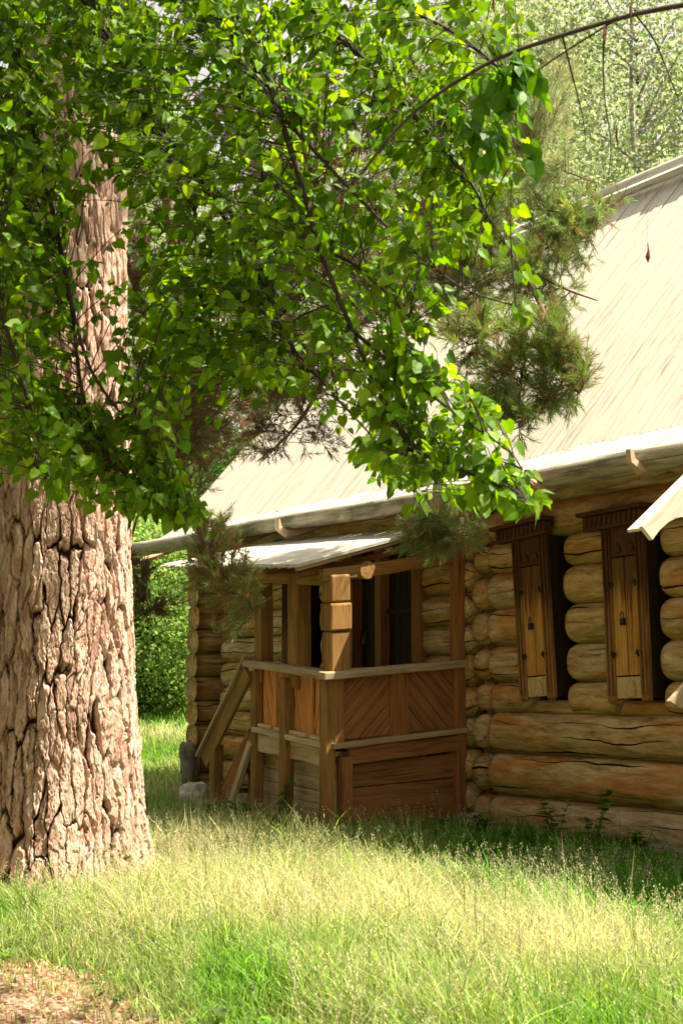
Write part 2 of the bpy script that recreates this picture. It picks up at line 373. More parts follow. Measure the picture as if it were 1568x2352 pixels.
def logs(name, rows, parent, ang=64, step=.035):
    """rows: (axis 'x'|'y', start, end, fixed other coord, z0, z1, cap0, cap1, lean)   cap: 'r' rounded, 's' sawn"""
    VV = []; LL = []; SS = []; LC = []; UV = []; SE = []; n0 = 0
    for k, (ax, a, b, c, z0, z1, c0, c1) in enumerate(rows):
        zc = (z0 + z1) / 2; r = (z1 - z0) / 2 * 1.04
        L = b - a; ns = max(6, int(L / step))
        s = np.linspace(0, 1, ns)
        # denser near rounded ends
        s = np.clip(s, 0, 1); x = a + L * s
        sd = random.random() * 40
        e0 = np.clip((x - a) / .13, 0, 1); e1 = np.clip((b - x) / .13, 0, 1)
        pr = np.ones(ns)
        if c0 == 'r': pr = pr * np.sqrt(np.clip(1 - (1 - e0) ** 2.6, .0, 1)) * .55 + pr * .45
        if c1 == 'r': pr = pr * (np.sqrt(np.clip(1 - (1 - e1) ** 2.6, .0, 1)) * .55 + .45)
        th = np.linspace(0, 2 * np.pi, ang, endpoint=False)
        X, T = np.meshgrid(x, th, indexing='ij'); P = np.repeat(pr[:, None], ang, 1)
        wob = 1 + .05 * (vnoise(X * 1.1 + sd, np.sin(T) * .9, np.cos(T) * .9, 3) - .5) + .025 * (vnoise(X * 7 + sd, np.sin(T) * 2.5, np.cos(T) * 2.5, 4) - .5)
        cy = np.cos(T); cz = np.sin(T)
        # full, slightly squarish bulge as in scribed logs
        sq = 1 / np.power(np.abs(cy) ** 2.5 + np.abs(cz) ** 2.5, 1 / 2.5)
        rr = r * wob * P
        y = cy * sq * rr * 1.0; z = cz * sq * rr
        bend = .012 * (vnoise(X * .5 + sd, 0, 0, 8) - .5)
        if ax == 'x': V = np.stack((X, c + y + bend, zc + z + bend), -1)
        else: V = np.stack((c + y + bend, X, zc + z), -1)
        V = V.reshape(-1, 3)
        i = np.arange(ns - 1)[:, None] * ang + np.arange(ang)[None]; j = np.arange(ns - 1)[:, None] * ang + (np.arange(ang)[None] + 1) % ang
        q = np.stack((i, j, j + ang, i + ang), -1).reshape(-1, 4)
        if ax == 'y': q = q[:, ::-1]
        LL.append((q + n0).ravel()); SS.append(np.full(len(q), 4))
        LL.append(np.arange(ang)[::-1] + n0); SS.append([ang]); LL.append(np.arange(ang) + n0 + (ns - 1) * ang); SS.append([ang])
        VV.append(V); LC.append(np.stack((X + sd, y + sd, z), -1).reshape(-1, 3))
        UV.append(np.stack((X + sd * 3, T * r + 0 * X, np.full_like(X, (sd * 7.77) % 9)), -1).reshape(-1, 3)); SE.append(cz.reshape(-1))
        n0 += len(V)
    return raw(name, np.concatenate(VV), np.concatenate(LL), np.concatenate([np.asarray(s) for s in SS]), M_LOG, parent,
               {'lc': np.concatenate(LC), 'uvl': np.concatenate(UV), 'sec': np.concatenate(SE)}, True)

ZR = [.08, .39, .725, 1.05, 1.30, 1.59, 1.895, 2.19, 2.45, 2.72, 3.0]
W1 = (-.58, -.10); W2 = (.42, .90)
rows = []
YC = .085
for i in range(len(ZR) - 1):
    z0, z1 = ZR[i], ZR[i + 1]; ri = (z1 - z0) / 2; yc = YC
    if 3 <= i <= 7:
        rows.append(('x', -1.04, W1[0] + .07, yc, z0, z1, 'r', 'r'))
        rows.append(('x', W1[1] + .02 + random.uniform(-.02, .02), W2[0] + .06, yc, z0, z1, 'r', 'r'))
        rows.append(('x', W2[1] + .04 + random.uniform(-.02, .02), 6.0, yc, z0, z1, 'r', 's'))
        if i == 3: rows[-1] = ('x', W2[1] + .04, 6.0, yc, z0, z1, 'r', 's')
    else:
        rows.append(('x', -1.04, 6.0, yc, z0, z1, 'r', 's'))
rows.append(('x', -.9, 5.9, YC + .03, 1.02, 1.16, 's', 's'))
logs('log_wall', rows, house)
# stubs of the front wall beyond the cross wall and the cross wall's own log ends
rows = []
for i in range(len(ZR) - 1):
    z0, z1 = ZR[i], ZR[i + 1]
    rows.append(('y', .16, 1.2, -1.17, z0 - .14, z1 - .14, 's', 's'))
    rows.append(('x', -1.30 - .03 * random.random(), -1.07, .125, z0 + .012, z1 - .012, 'r', 'r'))
rows[0] = ('y', .16, 1.2, -1.17, -.12, .22, 's', 's')
logs('log_corner', rows, house, 40, .05)
# wall on the left of the entrance
ZL = [.2, .47, .74, 1.0, 1.264, 1.53, 1.79, 2.06, 2.33, 2.6, 2.87]
rows = []
for i in range(10):
    z0, z1 = ZL[i], ZL[i + 1]
    e = random.uniform(-.02, .02)
    if 3 <= i <= 8:
        rows.append(('x', -5.8 + e, -4.26, .08, z0, z1, 'r', 'r')); rows.append(('x', -3.72 + e, -3.2, .08, z0, z1, 'r', 's'))
    else: rows.append(('x', -5.8 + e, -3.2, .08, z0, z1, 'r', 's'))
    rows.append(('x', -1.98, -1.30, .10, z0, z1, 's', 'r'))
rows.append(('x', -3.25, -1.9, .08, 2.66, 3.0, 's', 's')); rows.append(('x', -3.25, -1.9, .08, .3, .7, 's', 's'))
logs('log_wall', rows, house, 48, .05)
rows = []
for i in range(11):
    z0 = .06 + .262 * i; rows.append(('y', -.27 - .04 * random.random(), 5.7, -5.97, z0, z0 + .262, 's', 's'))
logs('log_wall', rows, house, 32, .1)
rows = [('x', -6.2, 6.2, 5.6, .06 + .28 * i, .34 + .28 * i, 's', 's') for i in range(10)] + [('y', -.2, 5.8, 5.9, .2 + .28 * i, .48 + .28 * i, 's', 's') for i in range(10)]
logs('log_wall', rows, house, 20, .3)
# dark inner shell so that no gap shows daylight
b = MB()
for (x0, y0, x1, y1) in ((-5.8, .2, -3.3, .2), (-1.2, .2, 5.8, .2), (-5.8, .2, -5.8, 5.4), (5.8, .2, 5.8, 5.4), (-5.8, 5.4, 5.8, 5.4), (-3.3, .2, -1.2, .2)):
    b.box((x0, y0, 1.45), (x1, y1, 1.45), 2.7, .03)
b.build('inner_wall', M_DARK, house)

# roof -------------------------------------------------------------
EV = (-.50, 2.86); KN = (-.22, 3.03); RG = (2.66, 6.28)   # (y, z) of eave, kink, ridge at the underside
b = MB(); UL, UR = -6.67, 6.8; x = UL
while x < UR:
    wd = random.uniform(.13, .19); dz = random.uniform(-.016, .016)
    for (p, q) in ((EV, KN), (KN, RG)):
        nx = Vector((0, -(q[1] - p[1]), q[0] - p[0])).normalized()
        ext = .015 if q is RG else .0
        P0 = Vector((x + wd / 2, p[0], p[1] + dz)); P1 = Vector((x + wd / 2, q[0], q[1] + dz))
        b.box(P0, P1, wd - random.choice((.006, .008, .012, .018, .026)), .035, up=(1, 0, 0), jit=.0)
    # raised bead near the board edge: the wavy texture of grooved boards
    for gx in (.25, .75):
        P0 = Vector((x + wd * gx, KN[0], KN[1] + dz + .026)); P1 = Vector((x + wd * gx, RG[0], RG[1] + dz + .026))
        b.box(P0, P1, .010, .005, up=(1, 0, 0))
    x += wd
roof = b.build('roof', M_ROOF, house)
b = MB()
b.box((UL, 4.52, 4.58), (UR, 4.52, 4.58), 4.9, .05, up=(0, 3.62, -3.4))
b.build('rear_roof', M_ROOF, house)
b = MB()  # gable boards of the left end and right end
for gx in (-5.97, 5.9):
    b = MB(); b.prism([(gx, .1, 2.9), (gx, 2.68, 6.08), (gx, 5.6, 2.9)], (.04, 0, 0)); b.build('gable', M_BROWN, house)
# ridge log with a dark underside shadow gap
b = MB()
b.tube([(u, 2.68 + .02 * math.sin(u), 6.36) for u in np.linspace(-6.9, 6.9, 40)], .095, 14, lump=.012)
b.box((-6.7, 2.49, 6.24), (6.7, 2.49, 6.24), .08, .06, up=(0, .7, .75))
b.build('ridge_log', M_ROOF, roof, smooth=True)
# gutter log on hooks
b = MB()
us = np.linspace(-6.95, 6.9, 60)
b.tube([(u, -.57 + .012 * math.sin(u * 2.1), 2.845 - .010 * (u + 6) + .012 * math.sin(u * 1.3)) for u in us], [.068 + .03 * (vnoise(u * .7, 0, 0, 2)) for u in us], 22, lump=.02)
b.build('gutter_log', M_GUT, house, smooth=True)
for hu in (-6.85, -4.55, -3.3, .36, 1.42, 3.0):
    b = MB()
    b.tube([(hu + .02, -.05, 2.90), (hu + .01, -.36, 2.77), (hu, -.52, 2.715), (hu - .01, -.64, 2.71), (hu - .02, -.72, 2.76), (hu - .015, -.73, 2.84)], [.03, .034, .04, .042, .034, .024], 9, lump=.14)
    b.build('gutter_hook', M_RAIL, house)
# rafters / soffit purlin under the eaves
b = MB()
b.box((UL + .2, -.2, 2.93), (UR - .2, -.2, 2.93), .10, .10)
b.build('eave_plate', M_BROWN, house, bevel=.01)

# windows ------------------------------------------------------------
def rotwin(b, u0, rot):
    def xf(V):
        c, s = math.cos(rot), math.sin(rot); x = V[:, 0] - u0; z = V[:, 2] - 1.15
        V = V.copy(); V[:, 0] = u0 + x * c + z * s; V[:, 2] = 1.15 - x * s + z * c; return V
    return xf
def shell(b, cx, y, cz, w, h, up=True, n=9):
    for i in range(n):
        a = math.pi * (i + .5) / n; da = math.pi / n * .42
        s = 1 if up else -1
        p = [(cx, y, cz)]
        for k in range(-1, 2):
            aa = a + da * k; p.append((cx + math.cos(aa) * w, y, cz + s * math.sin(aa) * h))
        if not up: p = p[::-1]
        b.prism(p, (0, -.018, 0))
def window(u0, u1, rot, leaves, cornice=True, ztop=2.42, label=None):
    xf = rotwin(None, u0, rot); z0 = 1.15; fy = -.105
    b = MB(); fw = .085
    for uu in (u0 + fw / 2, u1 - fw / 2):
        b.box((uu, fy, z0), (uu, fy, ztop), fw, .034, up=(1, 0, 0), jit=.001, seg=4)
        b.box((uu - .02, fy - .03, z0 + .04), (uu - .02, fy - .03, ztop), .012, .014, up=(1, 0, 0))
        b.box((uu + .02, fy - .03, z0 + .04), (uu + .02, fy - .03, ztop), .012, .014, up=(1, 0, 0))
        for kk in range(4): b.tube([(uu - .03 + .02 * kk, fy, z0 + .01), (uu - .03 + .02 * kk, fy, z0 - .02)], .006, 5)
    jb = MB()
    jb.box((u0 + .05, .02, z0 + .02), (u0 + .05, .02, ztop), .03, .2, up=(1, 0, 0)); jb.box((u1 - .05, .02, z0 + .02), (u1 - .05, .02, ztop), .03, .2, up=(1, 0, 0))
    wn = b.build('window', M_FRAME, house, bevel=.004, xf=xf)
    if label: wn['label'] = label
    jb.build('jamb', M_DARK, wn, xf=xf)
    i0, i1 = u0 + fw, u1 - fw; zb = z0 + .18; zt = ztop - .22
    b = MB(); b.box(((i0 + i1) / 2, fy + .012, z0 + .02), ((i0 + i1) / 2, fy + .012, zb - .006), i1 - i0 - .004, .03, up=(1, 0, 0))
    shell(b, (i0 + i1) / 2 + .02, fy - .004, z0 + .035, .055, .115); b.build('carved_panel', M_PANEL, wn, bevel=.002, xf=xf)
    b = MB(); b.box(((i0 + i1) / 2, fy + .012, zt + .006), ((i0 + i1) / 2, fy + .012, ztop), i1 - i0 - .004, .03, up=(1, 0, 0))
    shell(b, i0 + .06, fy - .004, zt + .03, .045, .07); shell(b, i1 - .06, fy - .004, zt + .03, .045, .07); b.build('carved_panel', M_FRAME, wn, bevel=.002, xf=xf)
    n = leaves; lw = (i1 - i0) / n
    for k in range(n):
        b = MB(); b.box((i0 + lw * (k + .5), fy + .004 + .006 * k, zb + .004), (i0 + lw * (k + .5), fy + .004 + .006 * k, zt - .004), lw - .009, .026, up=(1, 0, 0), jit=.001, seg=6)
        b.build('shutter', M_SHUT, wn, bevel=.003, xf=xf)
    for hz in (zb + .16, zt - .2):
        for hu in (i0, i1):
            b = MB()
            for dx, dz in ((-.014, .018), (.016, .012), (.0, -.022), (0, 0), (.014, -.012), (-.016, -.006)):
                b.tube([(hu + dx, fy - .022, hz + dz), (hu + dx * .3, fy - .036, hz + dz * .3)], [.009, .007], 8)
            b.box((hu - .03, fy - .026, hz), (hu + .03, fy - .026, hz), .014, .01)
            b.build('hinge', M_IRON, wn, xf=xf)
    b = MB(); cx = (i0 + i1) / 2 - .012; pz = (zb + zt) / 2 - .02
    b.box((cx, fy - .03, pz - .05), (cx, fy - .03, pz + .0), .038, .026, up=(1, 0, 0))
    b.tube([(cx - .012, fy - .03, pz), (cx - .014, fy - .035, pz + .035), (cx, fy - .035, pz + .05), (cx + .012, fy - .035, pz + .035), (cx + .012, fy - .03, pz)], .0045, 6)
    b.build('padlock', M_IRON, wn, bevel=.004, xf=xf)
    if cornice:
        b = MB(); cu0, cu1 = u0 - .14, u1 + .06
        b.box((cu0, fy - .03, ztop + .05), (cu1, fy - .03, ztop + .05), .10, .08); b.box((cu0 - .02, fy - .05, ztop + .12), (cu1 + .02, fy - .05, ztop + .12), .03, .14)
        k = cu0 + .02
        while k < cu1: b.prism([(k, fy - .07, ztop + .02), (k + .028, fy - .07, ztop + .02), (k + .04, fy - .07, ztop + .09), (k + .012, fy - .07, ztop + .09)], (0, -.015, 0)); k += .052
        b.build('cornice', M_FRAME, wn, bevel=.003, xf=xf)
window(W1[0] + .07, W1[1] + .0, R(-3.6), 2, label='shuttered window with streaked brown shutters nearer the porch')
window(W2[0] + .07, W2[1] + .02, R(-1.6), 2, label='shuttered window with golden shutters nearer the right edge')
window(-4.26, -3.74, 0, 2, cornice=False, label='dark shuttered window left of the door behind the porch posts')
# door in the entrance recess
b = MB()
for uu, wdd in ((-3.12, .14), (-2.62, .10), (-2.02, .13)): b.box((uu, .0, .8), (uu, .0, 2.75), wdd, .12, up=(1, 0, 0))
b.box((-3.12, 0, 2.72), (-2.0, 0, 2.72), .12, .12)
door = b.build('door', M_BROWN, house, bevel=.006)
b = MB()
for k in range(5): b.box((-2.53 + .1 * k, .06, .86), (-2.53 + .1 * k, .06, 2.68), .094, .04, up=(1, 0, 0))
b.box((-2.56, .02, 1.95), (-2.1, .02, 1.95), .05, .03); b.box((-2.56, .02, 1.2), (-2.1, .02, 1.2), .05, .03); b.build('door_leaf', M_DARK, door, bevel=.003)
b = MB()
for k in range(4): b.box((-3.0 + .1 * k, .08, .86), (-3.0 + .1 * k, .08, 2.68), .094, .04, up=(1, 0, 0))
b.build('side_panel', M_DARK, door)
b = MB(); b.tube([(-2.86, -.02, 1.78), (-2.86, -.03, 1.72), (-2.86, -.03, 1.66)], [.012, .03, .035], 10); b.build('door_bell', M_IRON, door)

# ------------------------------------------------------------------ entrance porch
porch = empty('entrance_porch', (O0[0], O0[1], 0), RZ)
tag(porch, 'wooden entrance porch with plank railing and pale lean-to roof against the house', 'porch')
PN = 1.35; PL, PR = -2.62, -1.38
def sag(V):
    V = V.copy(); f = np.clip(-V[:, 1] / PN, 0, 1.1) * np.clip((V[:, 0] - PL) / (PR - PL), -.3, 1.1)
    h = np.clip((V[:, 2] - .1) / .7, 0, 1); V[:, 2] -= .105 * f * h; return V
def bx(name, mat, boxes, bevel=.005, parent=None, xf=sag, label=None):
    b = MB()
    for q in boxes:
        kw = q[4] if len(q) > 4 else {}
        b.box(q[0], q[1], q[2], q[3], **kw)
    o = b.build(name, mat, parent or porch, bevel=bevel, xf=xf)
    if label: o['label'] = label
    return o
X = {'up': (1, 0, 0)}; XJ = {'up': (1, 0, 0), 'jit': .004, 'seg': 6}
bx('post', M_POST, [((-2.58, -1.34, -.05), (-2.60, -1.34, 1.40), .09, .09, XJ)], .012)
bx('post', M_POST, [((-2.58, -1.28, 1.3), (-2.60, -1.28, 2.24), .12, .13, XJ)], .012)
bx('post', M_POST, [((-2.05, -1.36, -.05), (-2.05, -1.36, 1.38), .10, .10, XJ)], .012)
bx('post', M_POST, [((-1.98, -1.28, 1.3), (-1.99, -1.28, 2.24), .15, .15, XJ)], .012)
bx('post', M_POST, [((-1.43, -1.35, -.05), (-1.42, -1.35, 1.42), .10, .10, XJ)], .012)
# carved corner post: stepped blocks
bx('post', M_POST, [((-1.42, -1.27, 1.45), (-1.42, -1.27, 1.80), .15, .19, X), ((-1.42, -1.27, 1.805), (-1.42, -1.27, 2.03), .17, .21, X), ((-1.42, -1.27, 2.035), (-1.42, -1.27, 2.26), .15, .19, X)], .018,
   label='carved corner post of stacked square blocks')
bx('post', M_BROWN, [((-1.40, -1.20, -.05), (-1.40, -1.20, .80), .10, .10, XJ)], .01)
bx('post', M_BROWN, [((-1.40, -.06, .0), (-1.40, -.06, 2.45), .10, .10, XJ)], .01)
# handrails
bx('handrail', M_RAIL, [((-2.70, -1.37, 1.46), (-1.40, -1.37, 1.46), .065, .14, {'seg': 8, 'jit': .004})], .012, label='grey front handrail')
bx('handrail', M_RAIL, [((-1.38, -1.45, 1.455), (-1.38, -.02, 1.455), .065, .14, {'seg': 8, 'jit': .004})], .012, label='grey-brown side handrail')
def clip(poly, a, b, c, keep):
    out = []
    for i in range(len(poly)):
        p, q = poly[i], poly[(i + 1) % len(poly)]
        dp = (a * p[0] + b * p[1] - c) * keep; dq = (a * q[0] + b * q[1] - c) * keep
        if dp >= 0: out.append(p)
        if dp * dq < 0:
            t_ = dp / (dp - dq); out.append((p[0] + (q[0] - p[0]) * t_, p[1] + (q[1] - p[1]) * t_))
    return out
def diag(b, to3, s0, s1, z0, z1, ang, bw, ex):
    a = R(ang); nx_, nz_ = -math.sin(a), math.cos(a)
    cs = [nx_ * s + nz_ * z for s in (s0, s1) for z in (z0, z1)]; k = min(cs) - random.uniform(0, bw)
    while k < max(cs):
        p = [(s0, z0), (s1, z0), (s1, z1), (s0, z1)]
        p = clip(p, nx_, nz_, k + .003, 1)
        if len(p) > 2: p = clip(p, nx_, nz_, k + bw - .003, -1)
        if len(p) > 2:
            e = Vector(ex) * random.uniform(.85, 1.15)
            b.prism([to3(*q) for q in p], e, grain=Vector(to3(math.cos(a), math.sin(a))) - Vector(to3(0, 0)))
        k += bw
# front panels (wall-parallel): each bay two fields with a narrow stile
for (s0, s1) in ((-2.53, -2.11), (-2.0, -1.47)):
    mid = (s0 + s1) / 2 + .03; to3 = lambda s, z: (s, -1.29, z)
    b = MB(); diag(b, to3, s0, mid - .03, .93, 1.42, 108, .11, (0, -.022, 0)); diag(b, to3, mid + .03, s1, .93, 1.42, 72, .11, (0, -.022, 0))
    b.build('railing_panel', M_RED, porch, bevel=.003, xf=sag)
    bx('stile', M_RED, [((mid, -1.325, .90), (mid, -1.325, 1.42), .045, .03, X)], .003)
    bx('ledge', M_SKIRT, [((s0 - .05, -1.36, .90), (s1 + .02, -1.36, .90), .045, .09, {'seg': 4, 'jit': .003}), ((s0, -1.345, .94), (mid - .03, -1.345, .94), .03, .05), ((mid + .03, -1.345, .94), (s1, -1.345, .94), .03, .05)])
    bx('front_beam', M_SKIRT, [((s0 - .03, -1.32, .79), (s1 + .02, -1.32, .79), .15, .07, {'seg': 6, 'jit': .006})])
b = MB()
for k, z in enumerate(np.arange(.06, .74, .112)):
    b.box((-2.95, -1.22 + .004 * (k % 2), z), (-1.45, -1.22 + .004 * (k % 2), z), .106, .03, jit=.002, seg=8)
b.box((-2.6, -1.235, .69), (-1.45, -1.235, .69), .05, .05)
b.build('skirting', M_SKIRT, porch, bevel=.004, xf=sag)
# side panel (perpendicular to the wall)
to3 = lambda s, z: (-1.42, -s, z)
b = MB(); diag(b, to3, .77, 1.24, .93, 1.42, -42, .085, (.022, 0, 0)); b.build('railing_panel', M_BROWN, porch, bevel=.003, xf=sag)
b = MB(); diag(b, to3, .12, .60, .93, 1.42, 48, .085, (.022, 0, 0)); b.build('railing_panel', M_BROWN, porch, bevel=.003, xf=sag)
for s, wdt in ((1.27, .09), (.685, .17), (.08, .08)):
    bx('stile', M_BROWN, [((-1.385, -s, .90), (-1.385, -s, 1.42), wdt, .035, {'up': (0, 1, 0)})], .004)
bx('ledge', M_RAIL, [((-1.37, -1.34, .895), (-1.37, -.02, .895), .045, .09, {'seg': 5, 'jit': .003})])
bx('side_beam', M_BROWN, [((-1.38, -1.18, .80), (-1.38, -.02, .80), .15, .06, {'seg': 6, 'jit': .005, 'taper': .8})])
bx('skirting', M_BROWN, [((-1.425, -1.2, z), (-1.425, -.02, z), hh, .03, {'seg': 6, 'jit': .002}) for z, hh in ((.05, .2), (.33, .34), (.61, .20))])
bx('floor_boards', M_BROWN, [((-2.6 + .15 * k, -1.26, .87), (-2.6 + .15 * k, -.02, .87), .14, .035, X) for k in range(8)])
# roof frame and roof
bx('roof_beam', M_POST, [((-2.9, -1.30, 2.22), (-1.40, -1.30, 2.22), .10, .10, {'seg': 8, 'jit': .004})], .015)
bx('roof_beam', M_POST, [((-1.42, -1.42, 2.25), (-1.42, -.1, 2.36), .11, .09, {'seg': 8, 'jit': .004})], .015)
b = MB(); b.tube([(-3.0, -1.0, 2.29), (-1.36, -1.0, 2.285)], .075, 20, lump=.02); b.build('roof_purlin', M_LOG if False else M_POST, porch, xf=sag, bevel=.004)
FLc, FRc, BLc, BRc = np.array((-3.95, -1.60, 2.40)), np.array((-1.40, -1.66, 2.21)), np.array((-3.80, -.33, 2.70)), np.array((-1.38, -.38, 2.585))
b = MB(); k = 0.; 
while k < 1:
    wq = random.uniform(.045, .06); f = k + wq / 2
    p0 = FLc * (1 - f) + FRc * f; p1 = BLc * (1 - f) + BRc * f
    p0 = p0 + np.array((0, -random.uniform(0, .025) - (.03 if f > .62 else 0), 0))
    b.box(p0, p1, wq * 2.55, .026 + random.uniform(0, .004), up=(1, 0, -.07), seg=3)
    # ragged ends
    for q in range(5):
        s_ = (q - 2) / 5 * wq * 2.4; b.box(p0 + np.array((s_, 0, 0)), p0 + np.array((s_, -random.uniform(.005, .03), -.012)), .02, .02, up=(1, 0, 0))
    k += wq
pr_ = b.build('porch_roof', M_ROOF, porch, bevel=.003)
b = MB()
b.box((-1.375, -1.68, 2.192), (-1.355, -.36, 2.572), .055, .03, seg=6, jit=.003); b.build('verge_board', M_RAIL, pr_, bevel=.004)
bx('rafter', M_BROWN, [((u, -1.55, zz), (u, -.35, zz + .31), .05, .06) for u, zz in ((-3.5, 2.30), (-2.9, 2.26), (-2.2, 2.20), (-1.6, 2.15))], xf=None)
# stairs going down to the left
bx('stair_rail', M_POST, [((-2.66, -1.40, 1.40), (-3.47, -1.40, .60), .20, .035, {'seg': 4, 'jit': .003})], .006, xf=None, label='broad sloping stair board')
bx('stair_rail', M_RAIL, [((-2.64, -1.40, 1.53), (-3.55, -1.40, .63), .03, .10, {'seg': 5, 'jit': .002})], .006, xf=None, label='pale sloping stair handrail')
bx('newel_post', M_POST, [((-3.28, -1.37, -.05), (-3.28, -1.37, .74), .09, .10, XJ)], .01, xf=None)
bx('stringer', M_BROWN, [((-2.66, -1.33, .83), (-3.4, -1.33, .04), .2, .045)], xf=None)
bx('stair_brace', M_SKIRT, [((-2.62, -1.38, .78), (-3.12, -1.38, .02), .06, .05)], xf=None)
bx('stringer', M_BROWN, [((-2.66, -.25, .83), (-3.4, -.25, .04), .2, .045)], xf=None)
for k in range(4):
    bx('stair_tread', M_BROWN, [((-2.78 - .19 * k, -1.3, .70 - .18 * k), (-2.78 - .19 * k, -.27, .70 - .18 * k), .24, .04, X)], xf=None)

# ------------------------------------------------------------------ second porch, only its corner is in view
p2 = empty('side_porch', (O0[0], O0[1], 0), RZ)
tag(p2, 'corner of a second porch with pale scalloped bargeboard at the right edge', 'porch')
BU = 2.40
b = MB(); top = [(1.08, 2.60), (1.64, 2.165)]
arc = [(1.56, 2.09), (1.50, 2.15), (1.43, 2.20), (1.36, 2.23), (1.28, 2.245), (1.20, 2.24), (1.12, 2.22), (1.08, 2.20)]
b.prism([(BU, -n_, z_) for n_, z_ in top + arc], (.03, 0, 0), grain=(0, .78, .6)); b.build('bargeboard', M_FASC, p2, bevel=.003)
b = MB()
b.box((BU - .06, -1.62, 2.15), (BU - .06, -1.0, 2.63), .10, .02, up=(1, 0, 0)); b.build('porch_roof', M_ROOF, p2, bevel=.003)
for pu, pn in ((BU + .03, 1.20), (3.6, 1.20)):
    b = MB(); b.tube([(pu, -pn, z) for z in np.linspace(-.05, 2.3, 24)], [.055 + .012 * math.sin(z * 9) for z in np.linspace(0, 2.3, 24)], 16); b.build('post', M_BROWN, p2, smooth=True)
b = MB(); b.prism([(BU, -1.46, 1.175), (BU, -1.38, 1.135), (BU, -1.08, 1.12), (BU, -1.08, 1.47)], (.03, 0, 0), grain=(0, .7, .7)); b.build('railing_board', M_RAIL, p2, bevel=.003)
b = MB(); b.box((3.1, -.1, .7), (3.1, -1.25, .7), 1.2, .04, up=(1, 0, 0)); b.build('floor_boards', M_BROWN, p2)

# ------------------------------------------------------------------ foundation stones
def boulder(name, p, s, label, seed, flat=.7):
    import bmesh
    bm = bmesh.new(); bmesh.ops.create_icosphere(bm, subdivisions=4, radius=1)
    co = np.array([v.co for v in bm.verts])
    d = 1 + .55 * (fbm(co[:, 0] * 1.3 + seed, co[:, 1] * 1.3, co[:, 2] * 1.3, 1, seed) - .5) + .3 * (vnoise(co[:, 0] * 3 + seed, co[:, 1] * 3, co[:, 2] * 3, seed) - .5) + .1 * (vnoise(co[:, 0] * 8, co[:, 1] * 8 + seed, co[:, 2] * 8, seed) - .5)
    co = np.sign(co) * np.abs(co) ** .8
    co = co * d[:, None] * np.array(s)
    for v, c in zip(bm.verts, co): v.co = c
    m = bpy.data.meshes.new(name); bm.to_mesh(m); bm.free(); m.materials.append(M_STONE)
    for f in m.polygons: f.use_smooth = True
    o = bpy.data.objects.new(name, m); C.objects.link(o); o.location = p; o.rotation_euler = (0, 0, RZ + seed)
    tag(o, label, 'stone', 'foundation stones')
    if 'pale' in label: m.materials[0] = M_PALE
    return o
for i, (u, n, z, s, lb) in enumerate((
        (-1.08, .22, .08, (.17, .14, .17), 'jagged foundation stone under the house corner beside the porch'),
        (-.75, .17, .05, (.18, .13, .11), 'mossy foundation stone just right of the corner stone'),
        (-.2, .16, .02, (.24, .12, .09), 'low grey foundation stone below the window nearer the porch'),
        (.55, .18, .0, (.22, .13, .10), 'foundation stone half hidden behind the leafy weeds'),
        (1.05, .22, .04, (.22, .15, .13), 'brown foundation stone at the right edge of the wall'),
        (1.5, .22, .02, (.24, .15, .14), 'large foundation stone beside the second porch post'),
        (-5.85, .36, .42, (.12, .11, .24), 'dark rounded stone at the far left corner of the house'),
        (-4.5, 1.0, .12, (.15, .13, .2), 'pale block of stone in the grass left of the porch stairs'))):
    boulder('foundation_stone', tuple(loc2w(u, n, z)), s, lb, i + 3)

# ------------------------------------------------------------------ big pine: trunk with furrowed plates
pine = empty('pine_tree', (TX, TY, float(gz(TX, TY))))
tag(pine, 'huge pine with deeply furrowed sunlit bark at the left, its boughs reaching over the roof', 'tree')
def voro(x, y, sd):
    xi, yi = np.floor(x).astype(np.int64), np.floor(y).astype(np.int64)
    f1 = np.full(x.shape, 9.); f2 = np.full(x.shape, 9.); cid = np.zeros(x.shape)
    for a in (-1, 0, 1):
        for b_ in (-1, 0, 1):
            cx_ = xi + a; cy_ = yi + b_
            px = cx_ + .5 + .85 * (_h(cx_, cy_, 0, sd) - .5); py = cy_ + .5 + .85 * (_h(cx_, cy_, 1, sd) - .5)
            d = np.hypot(x - px, y - py); c_ = _h(cx_, cy_, 2, sd)
            nf = d < f1
            f2 = np.where(nf, f1, np.minimum(f2, d)); cid = np.where(nf, c_, cid); f1 = np.where(nf, d, f1)
    return f1, f2, cid
